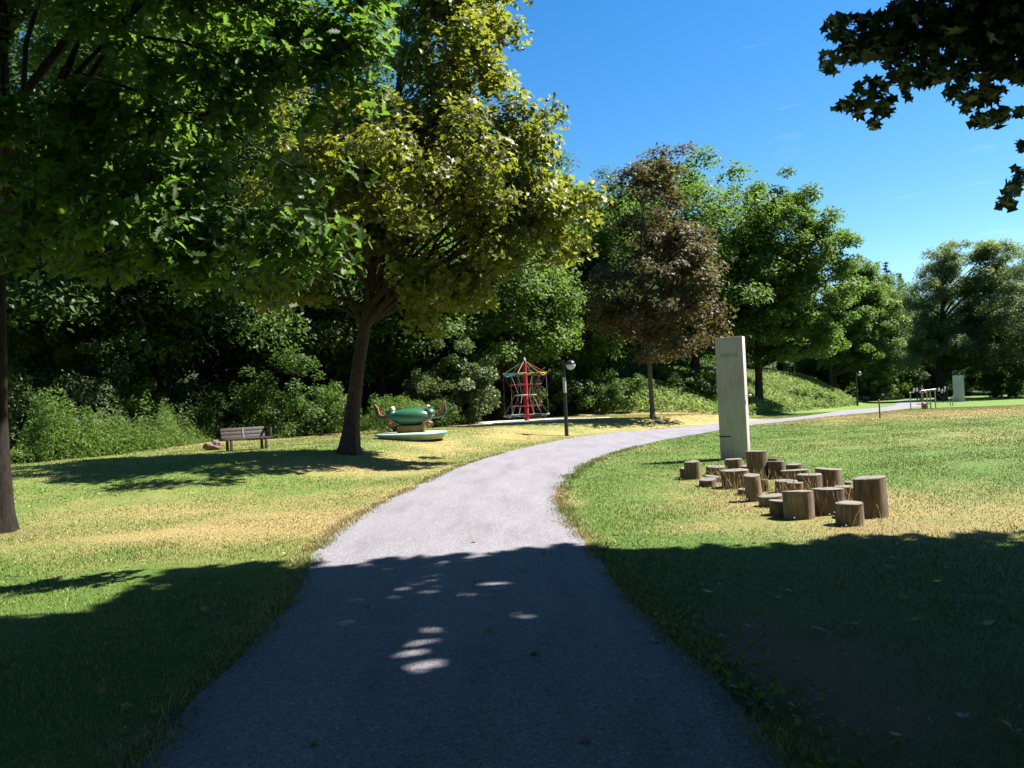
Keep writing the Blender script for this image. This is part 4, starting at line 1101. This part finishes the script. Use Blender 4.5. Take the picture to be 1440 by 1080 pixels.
# ------------------------------------------------------------------ ball lamps
def lamp(px, py, hpx, label, sticker):
    p = at(px, py); t = depth(p); h = hpx * t / FPX; k = h / 3.2
    root = empty('park_lamp', p); tag(root, label, 'lamp', 'ball lamps beside the path')
    mb = MB(); mb.tube([(0, 0, -.1), (0, 0, h * .72), (0, 0, h)], [.085 * k, .07 * k, .06 * k], 14); mb.tube([(0, 0, -.02), (0, 0, .02)], .13 * k, 14); mb.build('pole', BLACKP, root)
    mb = MB(); zc = h * .93; xc = .30 * k; r = .205 * k
    mb.tube([(.0, 0, zc + .02), (xc - r * .6, 0, zc + .02)], [.05 * k, .05 * k], 10); mb.build('arm', BLACKP, root)
    pr = [(r * 1.03 * math.cos(a), zc + r * 1.03 * math.sin(a)) for a in np.linspace(R(6), R(90), 9)]
    mb = MB(); mb.lathe([(r * .96, zc + .01)] + pr[:-1] + [(1e-5, pr[-1][1])], 24, (xc, 0, 0)); mb.build('cap', paint('lamp_cap', (.035, .036, .04), .3, .2, 8), root)
    pr = [(r * math.cos(a), zc + r * math.sin(a)) for a in np.linspace(R(-90), R(4), 9)]
    mb = MB(); mb.lathe([(1e-5, pr[0][1])] + pr[1:], 24, (xc, 0, 0)); mb.build('globe', paint('white_globe', (.72, .72, .70), .25, .05, 4), root)
    if sticker:
        mb = MB(); zs = h * .67
        for j in range(9):
            a = R(-150) + R(140) * j / 8
            for z in (zs - .33 * k, zs + .33 * k): mb.v.append((.076 * k * math.cos(a), .076 * k * math.sin(a), z))
        for j in range(8): mb.f.append((2 * j, 2 * j + 2, 2 * j + 3, 2 * j + 1))
        mb.build('paper_notice', paint('torn_paper', (.62, .62, .60), .8, .35, 18), root)
lamp(797, 613, 107, 'near black ball lamp with white paper stuck to its pole, right of the climbing spinner', True)
lamp(1206, 571, 49, 'distant slim ball lamp standing before the two close dark trunks', False)

# ------------------------------------------------------------------ bench
BP = at(347, 633)
root = empty('park_bench', BP, R(38)); root.scale = (.82, .82, .82); tag(root, 'dark brown plank bench with one open armrest at the wood edge', 'bench')
L = 1.62
mb = MB(); tilt = Matrix.Rotation(R(-14), 3, 'X')
for i in range(3): mb.box((0, .30 + .035 * i, .50 + .135 * i), (L, .035, .115), tilt)
mb.build('backrest', PLANK, root, bevel=.006)
mb = MB()
for i in range(3): mb.box((.06, -.19 + .15 * i, .43), (L + .12, .125, .045))
mb.build('seat', PLANK, root, bevel=.006)
for x in (-.62, .66):
    mb = MB(); mb.box((x, -.2, .19), (.085, .085, .44)); mb.build('leg', PLANK, root, bevel=.006)
    mb = MB(); mb.box((x, .24, .19), (.085, .085, .44)); mb.box((x, .33, .58), (.07, .04, .5), tilt); mb.build('leg', PLANK, root, bevel=.006)
mb = MB(); x = L / 2 + .03
mb.box((x, -.22, .57), (.07, .06, .42)); mb.box((x, .06, .775), (.075, .62, .045)); mb.build('armrest', PLANK, root, bevel=.006)
mb = MB(); mb.box((0, .3, .62), (.06, .012, .42), tilt); mb.build('brace', STEEL, root)
# stone block by the bench
p = at(300, 633)
g = np.random.default_rng(5)
mb = MB(); mb.ell((0, 0, .12), (.27, .2, .17), 14, 9, fn=lambda v: 1 + .16 * math.sin(4 * v.x + 3 * v.y) + .1 * math.sin(7 * v.z + 5 * v.x))
o = mb.build('stone_block', STONE, None, smooth=False); o.location = tuple(p); tag(o, 'rough pinkish stone block lying left of the bench', 'stone')

# ------------------------------------------------------------------ frog carousel
FP = at(574, 619.5); FP = FP + np.array([0, 1.0, 0]); FP[2] = float(terrain(FP[0], FP[1])); k = depth(FP) / FPX
root = empty('frog_carousel', FP); tag(root, 'green two headed frog carousel on a yellow box and round pale deck', 'carousel')
rd = 50 * k
mb = MB(); mb.lathe([(rd * .86, -.05), (rd * .93, .06), (rd, .13), (rd * 1.01, .17), (rd * .97, .2), (1e-5, .205)], 48); mb.build('deck', PALEG, root, angle=30)
mb = MB(); mb.lathe([(rd * 1.012, .12), (rd * 1.025, .15), (rd * 1.012, .18)], 48); mb.build('deck_rim', TEALP, root)
mb = MB(); mb.box((0, 0, .32), (36 * k, 30 * k, .25)); 
for x in (-17 * k, 17 * k): mb.box((x, -15.2 * k, .32), (2.4 * k, 1.2 * k, .26))
mb.build('pedestal', WOODY, root, bevel=.01)
mb = MB(); zc = .45 + 11 * k
def frogfn(v):
    q = (abs(v.x) ** 3 + abs(v.y) ** 3 + abs(v.z) ** 3) ** (-1 / 3)
    return .55 + .45 * q - .05 * max(0, -v.z)
mb.ell((0, 0, zc + .5 * k), (31 * k, 19 * k, 12.2 * k), 32, 18, fn=frogfn)
mb.build('body', GRNP, root)
for s in (-1, 1):
    rot = Matrix.Rotation(0, 3, 'Z')
    mb = MB(); mb.ell((s * 26 * k, -2 * k, zc + 5 * k), (8 * k, 10 * k, 7 * k), 18, 12, fn=lambda v: 1 + .12 * max(0, v.x * s)); hd = mb.build('head', GRNP, root)
    for e in (-1, 1):
        mb = MB(); mb.ell((s * 25 * k, -2 * k + e * 5 * k, zc + 12.5 * k), (3.0 * k, 3.1 * k, 4.2 * k), 12, 9); ey = mb.build('eye', WHITE, hd)
        mb = MB(); mb.ell((s * 27 * k, -2 * k + e * 5.4 * k - 1.4 * k, zc + 13 * k), (1.5 * k, 1.6 * k, 2.2 * k), 10, 7); mb.build('pupil', BLACKP, ey)
    mb = MB(); mb.tube([(s * 21 * k, -15 * k, zc - 9 * k), (s * 27 * k, -16 * k, zc - 8 * k), (s * 31 * k, -14 * k, zc - 8.5 * k)], [2.0 * k, 2.6 * k, 1.6 * k], 10); mb.build('foot', REDD, root)
    mb = MB(); mb.ell((s * 30.5 * k, -4 * k, zc + 1.5 * k), (4 * k, 8 * k, 1.3 * k), 14, 8); mb.build('mouth', REDP, hd)
    up = 1.08 if s > 0 else .95
    mb = MB(); mb.tube([(s * 28 * k, 0, zc + 1 * k), (s * 38 * k, 0, zc + .5 * k), (s * 46 * k, 0, zc + 2 * k), (s * 48.5 * k, 0, zc + 7 * k), (s * (48 + (s < 0) * 2) * k, 0, zc + 17 * k * up), (s * (48 + (s < 0) * 2.5) * k, 0, zc + 20 * k * up)], [4.0 * k, 3.0 * k, 2.8 * k, 2.5 * k, 2.1 * k, 1.0 * k], 12); am = mb.build('arm', GRNP, root)
    mb = MB(); mb.tube([(s * 33 * k, -2.6 * k, zc + 4.0 * k), (s * 40 * k, -2.6 * k, zc + 3.4 * k), (s * 44.5 * k, -2.4 * k, zc + 7 * k), (s * 46 * k, -2.0 * k, zc + 15 * k * up), (s * (47.3 + (s < 0) * 2.5) * k, -1 * k, zc + 21 * k * up)], [1.5 * k, 1.7 * k, 1.6 * k, 1.5 * k, 1.0 * k], 10); mb.build('palm', REDD, am)

# ------------------------------------------------------------------ climbing spinner
k = depth(SPIN) / FPX; root = empty('climbing_spinner', SPIN, R(10)); tag(root, 'red masted rope climbing spinner with hexagonal rings on the sand patch', 'climbing frame')
H = 90 * k
mb = MB(); mb.tube([(0, 0, -.2), (0, 0, .12), (0, 0, H * .62), (0, 0, H * .95)], [5.0 * k, 3.4 * k, 3.4 * k, 2.6 * k], 18); mb.build('mast', REDP, root)
mb = MB(); mb.tube([(0, 0, H * .95), (0, 0, H * .975), (0, 0, H)], [3.0 * k, 2.2 * k, 1.2 * k], 12); mb.build('mast_cap', STEEL, root)
ZU, ZM, ZL = 67 * k, 37 * k, 9 * k; RU, RM, RL = 30.5 * k, 15.5 * k, 31.5 * k
def hexp(r, z, o=0): return [Vector((r * math.cos(R(60) * i + o), r * math.sin(R(60) * i + o), z)) for i in range(6)]
hu, hm_, hl = hexp(RU, ZU), hexp(RM, ZM), hexp(RL, ZL)
def rod(name, a, b, r, mat, sag=0.0, n=8):
    m = (a + b) / 2 - Vector((0, 0, sag)); mb = MB(); mb.tube([a, (a + m) / 2 - Vector((0, 0, sag * .25)), m, (m + b) / 2 - Vector((0, 0, sag * .25)), b], r, n); return mb.build(name, mat, root)
cu = [BLUP, TEALP, TEALP, TEALP, YELP, YELP]; cl = [TEALP, PALEG, TEALP, TEALP, REDP, PALEG]; cm = [YELP, WHITE, WHITE, WHITE, WHITE, YELP]
for i in range(6):
    j = (i + 1) % 6
    rod('ring_bar', hu[i], hu[j], .9 * k, cu[i]); rod('ring_bar', hl[i], hl[j], .95 * k, cl[i]); rod('ring_bar', hm_[i], hm_[j], .75 * k, cm[i])
    rod('rope', Vector((0, 0, H * .95)), hu[i], .42 * k, ROPEM['red' if i in (0,) else 'cream'])
    rod('rope', hu[i], hl[i], .42 * k, ROPEM['pink' if i % 2 else 'grey'])
    rod('rope', hu[i], hm_[i], .42 * k, ROPEM['pink' if i in (0, 3) else 'grey']); rod('rope', hm_[i], hl[i], .42 * k, ROPEM['yellow' if i == 0 else 'cream'])
    a, b = hu[i].lerp(hm_[i], .48), hu[j].lerp(hm_[j], .48); rod('rope', a, b, .45 * k, ROPEM['red'], 1.2 * k)
    a, b = hl[i].lerp(hm_[i], .5), hl[j].lerp(hm_[j], .5); rod('rope', a, b, .5 * k, ROPEM['red'], 2.0 * k)
    rod('rope', hu[i], hu[j], .4 * k, ROPEM['yellow' if i > 3 else 'teal'], 3.2 * k); rod('rope', hl[i] * 1, hl[j] * 1, .4 * k, ROPEM['grey'], 3.0 * k)
    rod('spoke', Vector((0, 0, ZL - 2 * k)), hl[i], .55 * k, REDP)
    mb = MB(); mb.ell(hu[i], (1.7 * k,) * 3, 10, 7); mb.build('joint', REDP, root)
    mb = MB(); mb.ell(hl[i], (1.7 * k,) * 3, 10, 7); mb.build('joint', YELP if i == 0 else WHITE, root)

# ------------------------------------------------------------------ far path side things
# red topped marker post
p = at(1237.5, 588.5); k = depth(p) / FPX; root = empty('marker_post', p); tag(root, 'dark marker post with a red top at the path edge', 'post')
mb = MB(); mb.tube([(0, 0, -.05), (0, 0, 21 * k)], [1.0 * k, .9 * k], 10); mb.build('shaft', BLACKP, root)
mb = MB(); mb.tube([(0, 0, 21 * k), (0, 0, 26 * k), (0, 0, 26.6 * k)], [1.15 * k, 1.15 * k, .6 * k], 10); mb.build('red_cap', REDD, root)
# thin steel bollard-like post left of the bars
p = at(1281, 577); k = depth(p) / FPX; root = empty('steel_post', p); tag(root, 'thin steel post with a round head left of the exercise bars', 'post')
mb = MB(); mb.tube([(0, 0, -.05), (0, 0, 24 * k)], .75 * k, 10); mb.build('shaft', STEEL, root)
mb = MB(); mb.ell((0, 0, 24.8 * k), (1.6 * k, 1.6 * k, 1.2 * k), 12, 8); mb.build('head', STEEL, root)
# bars
p = at(1307, 575); k = depth(p) / FPX; root = empty('exercise_bars', p); tag(root, 'low steel exercise bars on four posts beside the far path', 'exercise bars')
tops = [(-9.5, 0, 26), (-3, -.5, 26), (4.5, 6, 27), (11.5, 6, 27)]
for i, (x, y, z) in enumerate(tops):
    mb = MB(); mb.tube([(x * k, y * .04, -.1), (x * k, y * .04, z * k)], .8 * k, 10); mb.build('post', STEEL, root)
mb = MB(); mb.tube([(-10.5 * k, 0, 26 * k), (12.5 * k, .24, 27.3 * k)], .65 * k, 10); mb.build('rail', STEEL, root)
mb = MB(); mb.box((-9.5 * k, -.02, 4 * k), (2.1 * k, .14, 9 * k)); mb.build('red_sleeve', REDP, root)
mb = MB(); mb.box((-1 * k, .7, 7 * k), (15 * k, .4, 1.3 * k)); mb.box((2 * k, .7, 3.0 * k), (2 * k, .3, 6.2 * k)); mb.build('balance_board', paint('pale_board', (.5, .42, .32), .7, .2, 8), root)
def rollers(px, py, spots, label, struts):
    p = at(px, py); k = depth(p) / FPX; root = empty('roller_station', p); tag(root, label, 'exercise station', 'white roller exercise stations')
    for (x, z, x2, z2) in struts:
        mb = MB(); mb.tube([(x * k, 0, z * k), (x2 * k, 0, z2 * k)], .7 * k, 8); mb.build('frame_bar', DARKM, root)
    for (x, z, l, a) in spots:
        mb = MB(); d = Vector((math.sin(R(a)), .25, math.cos(R(a)))) * l * k / 2; c = Vector((x * k, -.05, z * k))
        mb.tube([c - d, c - d * .9, c + d * .9, c + d], [.8 * k, 1.25 * k, 1.25 * k, .8 * k], 12); mb.build('roller', WHITE, root)
rollers(1290, 566, [(-5, 17, 6.5, 22), (-.5, 18, 5, 15), (4.5, 15.5, 4.5, 30)], 'dark exercise station with three slanted white rollers left of the person', [(0, -1, 0, 18), (-5, 15, 5, 16), (3, -1, 5, 15), (0, 4, 4, 10)])
rollers(1327, 566, [(-6.5, 18.5, 5, 14), (-2, 16, 5.5, 12), (2, 18.5, 7.5, 16)], 'dark exercise station with three slanted white rollers near the far pillar', [(6, -4, 6, 16), (-8, 13, -1, 5), (-1, -1, 2, 15), (-7, 17, 7, 17), (0, 4, 6, 9)])
p = at(1316, 566); k = depth(p) / FPX; root = empty('saddle_trainer', p); tag(root, 'dark trainer with a dull red padded saddle between bars and rollers', 'exercise station')
mb = MB(); mb.tube([(0, 0, -.1), (-.5 * k, 0, 9 * k), (0, 0, 17 * k)], [.8 * k, .7 * k, .7 * k], 8); mb.tube([(0, 0, .02), (5 * k, 0, .02)], .6 * k, 8); mb.build('stand', DARKM, root)
mb = MB(); mb.ell((-.5 * k, 0, 18.2 * k), (2.8 * k, .12, 1.5 * k), 14, 8); mb.build('saddle', REDD, root)
# ramped handrail right
p = at(1338, 571); k = depth(p) / FPX; root = empty('handrail', p); tag(root, 'low slanted steel handrail just left of the far pillar', 'handrail')
for x, z in ((-1.5, 9), (2.0, 14)):
    mb = MB(); mb.tube([(x * k, 0, -.1), (x * k, 0, z * k)], .6 * k, 8); mb.build('post', STEEL, root)
mb = MB(); mb.tube([(-5 * k, 0, 6 * k), (2.2 * k, 0, 14 * k), (6 * k, 0, 14.5 * k)], .6 * k, 8); mb.build('rail', STEEL, root)

# twisted pale dead trunk and a dark box near the far lamp
p = at(1217, 563); k = depth(p) / FPX; root = empty('dead_tree', p); tag(root, 'bare twisted forked trunk with a pale sunlit limb right of the far ball lamp', 'tree')
mb = MB(); g = np.random.default_rng(91)
mb.tube([(0, 0, -.1), (.5 * k, 0, 9 * k), (-1 * k, 0, 17 * k), (-6 * k, .2, 26 * k), (-9 * k, .3, 36 * k)], [2.2 * k, 1.7 * k, 1.4 * k, 1.0 * k, .4 * k], 10, wob=.12); mb.build('trunk', BARK_PALE, root)
mb = MB(); mb.tube([(.2 * k, 0, 8 * k), (5 * k, 0, 18 * k), (8 * k, -.1, 26 * k), (7 * k, -.1, 36 * k)], [1.5 * k, 1.2 * k, .9 * k, .4 * k], 10, wob=.12); mb.build('limb', BARK_PALE, root)
p = at(1215, 564.5); k = depth(p) / FPX; root = empty('litter_bin', p + np.array([0, -.6, 0])); tag(root, 'low dark litter box on the grass at the foot of the twisted trunk', 'bin')
mb = MB(); mb.box((0, 0, 3.2 * k), (5.5 * k, .5, 6.4 * k), taper=1.06); mb.build('box', BLACKP, root, bevel=.02)
mb = MB(); mb.box((0, 0, 6.7 * k), (6.2 * k, .56, .7 * k)); mb.build('lid', DARKM, root, bevel=.01)
# wooden fence behind the far path
pa = at_depth(1238, 555, 104); pb = at_depth(1268, 555, 104); pa[2] = float(terrain(pa[0], pa[1])); pb[2] = float(terrain(pb[0], pb[1]))
L = float(np.hypot(pb[0] - pa[0], pb[1] - pa[1])); root = empty('board_fence', pa, math.atan2(pb[1] - pa[1], pb[0] - pa[0])); tag(root, 'weathered grey board fence in the shade beyond the far path', 'fence')
mb = MB()
for i in range(int(L / .2)): mb.box((.1 + i * .2, 0, .75), (.17, .03, 1.4 + .05 * math.sin(i * 2.3)))
mb.build('boards', paint('grey_board', (.22, .2, .18), .85, .3, 4), root)
for i in range(3):
    mb = MB(); mb.box((L * i / 2, .07, .8), (.12, .1, 1.7)); mb.build('post', paint('grey_post', (.2, .18, .16), .85, .3, 4), root)

# ------------------------------------------------------------------ person in red behind the bars
p = at(1297, 566); k = depth(p) / FPX; s = 1.66 / 1.7
def skin_body(name, joints, edges, mat, parent, sub=2, root_i=0):
    me = bpy.data.meshes.new(name); me.from_pydata([tuple(c * s for c in j[:3]) for j in joints], edges, []); me.update()
    o = link(name, me, mat, parent); md = o.modifiers.new('skin', 'SKIN'); md.use_smooth_shade = True
    for i, j in enumerate(joints):
        me.skin_vertices[0].data[i].radius = (j[3] * s, (j[4] if len(j) > 4 else j[3]) * s); me.skin_vertices[0].data[i].use_root = (i == root_i)
    sb = o.modifiers.new('sub', 'SUBSURF'); sb.levels = sub; sb.render_levels = sub
    dg = bpy.context.evaluated_depsgraph_get(); nm = bpy.data.meshes.new_from_object(o.evaluated_get(dg)); o.modifiers.clear(); o.data = nm
    if not nm.materials: nm.materials.append(mat)
    for f in nm.polygons: f.use_smooth = True
    return o
SKINM = paint('skin', (.55, .33, .25), .5, .1, 5); REDS = paint('red_shirt', (.55, .03, .05), .8, .2, 9); TROU = paint('dark_trousers', (.02, .022, .03), .8, .2, 9); HAIR = paint('brown_hair', (.08, .045, .03), .6, .3, 30)
root = empty('person', p, R(8)); tag(root, 'person in a red top and dark trousers standing behind the exercise bars', 'person')
J = [(0, 0, .92, .13, .10), (0, -.02, 1.15, .125, .095), (0, -.03, 1.36, .15, .10), (0, -.03, 1.47, .055), (0, -.05, 1.55, .06), (0, -.06, 1.63, .085, .095), (0, -.06, 1.70, .06, .07),
     (.19, -.03, 1.38, .055), (.24, -.12, 1.13, .042), (.20, -.34, 1.02, .032), (-.19, -.03, 1.38, .055), (-.25, -.12, 1.13, .042), (-.20, -.34, 1.02, .032),
     (.09, 0, .86, .085), (.10, -.02, .48, .058), (.11, .02, .09, .038), (.11, -.14, .035, .035, .025), (-.09, 0, .86, .085), (-.11, -.03, .48, .058), (-.12, .03, .09, .038), (-.12, -.13, .035, .035, .025), (0, -.165, 1.615, .014)]
E = [(0, 1), (1, 2), (2, 3), (3, 4), (4, 5), (5, 6), (2, 7), (7, 8), (8, 9), (2, 10), (10, 11), (11, 12), (0, 13), (13, 14), (14, 15), (15, 16), (0, 17), (17, 18), (18, 19), (19, 20), (5, 21)]
for sx, wi in ((1, 9), (-1, 12)):
    w = Vector(J[wi][:3])
    for f_, (dx, l) in enumerate(((-.034, .075), (-.012, .088), (.012, .084), (.034, .068))):
        b = len(J); J.append((w.x + dx, w.y - .05, w.z + .012, .010)); J.append((w.x + dx * 1.1, w.y - .05 - l * .6, w.z + .006, .009)); J.append((w.x + dx * 1.1, w.y - .05 - l * .85, w.z - .03, .008))
        E += [(wi, b), (b, b + 1), (b + 1, b + 2)]
    b = len(J); J.append((w.x - sx * .045, w.y - .02, w.z, .011)); J.append((w.x - sx * .06, w.y - .055, w.z - .02, .009)); E += [(wi, b), (b, b + 1)]
skin_body('body', J, E, SKINM, root)
JS = [(0, 0, .90, .15, .12), (0, -.02, 1.15, .145, .115), (0, -.03, 1.36, .17, .12), (0, -.03, 1.44, .07), (.2, -.03, 1.37, .07), (.235, -.09, 1.2, .058), (-.2, -.03, 1.37, .07), (-.24, -.09, 1.2, .058)]
skin_body('red_top', JS, [(0, 1), (1, 2), (2, 3), (2, 4), (4, 5), (2, 6), (6, 7)], REDS, root)
JT = [(0, 0, .93, .145, .115), (.09, 0, .84, .10), (.10, -.02, .48, .075), (.11, .02, .12, .06), (-.09, 0, .84, .10), (-.11, -.03, .48, .075), (-.12, .03, .12, .06)]
skin_body('trousers', JT, [(0, 1), (1, 2), (2, 3), (0, 4), (4, 5), (5, 6)], TROU, root)
mb = MB(); mb.ell((0, -.045 * s, 1.675 * s), (.098, .105, .085), 16, 10, fn=lambda v: 1 if v.z > -.2 or v.y > .2 else .8); mb.build('hair', HAIR, root)
for x in (-.035, .035):
    mb = MB(); mb.ell((x * s, -.152 * s, 1.64 * s), (.012, .008, .009), 8, 6); mb.build('eye', BLACKP, root)
mb = MB(); mb.ell((0, -.15 * s, 1.575 * s), (.026, .01, .008), 8, 6); mb.build('mouth', REDD, root)
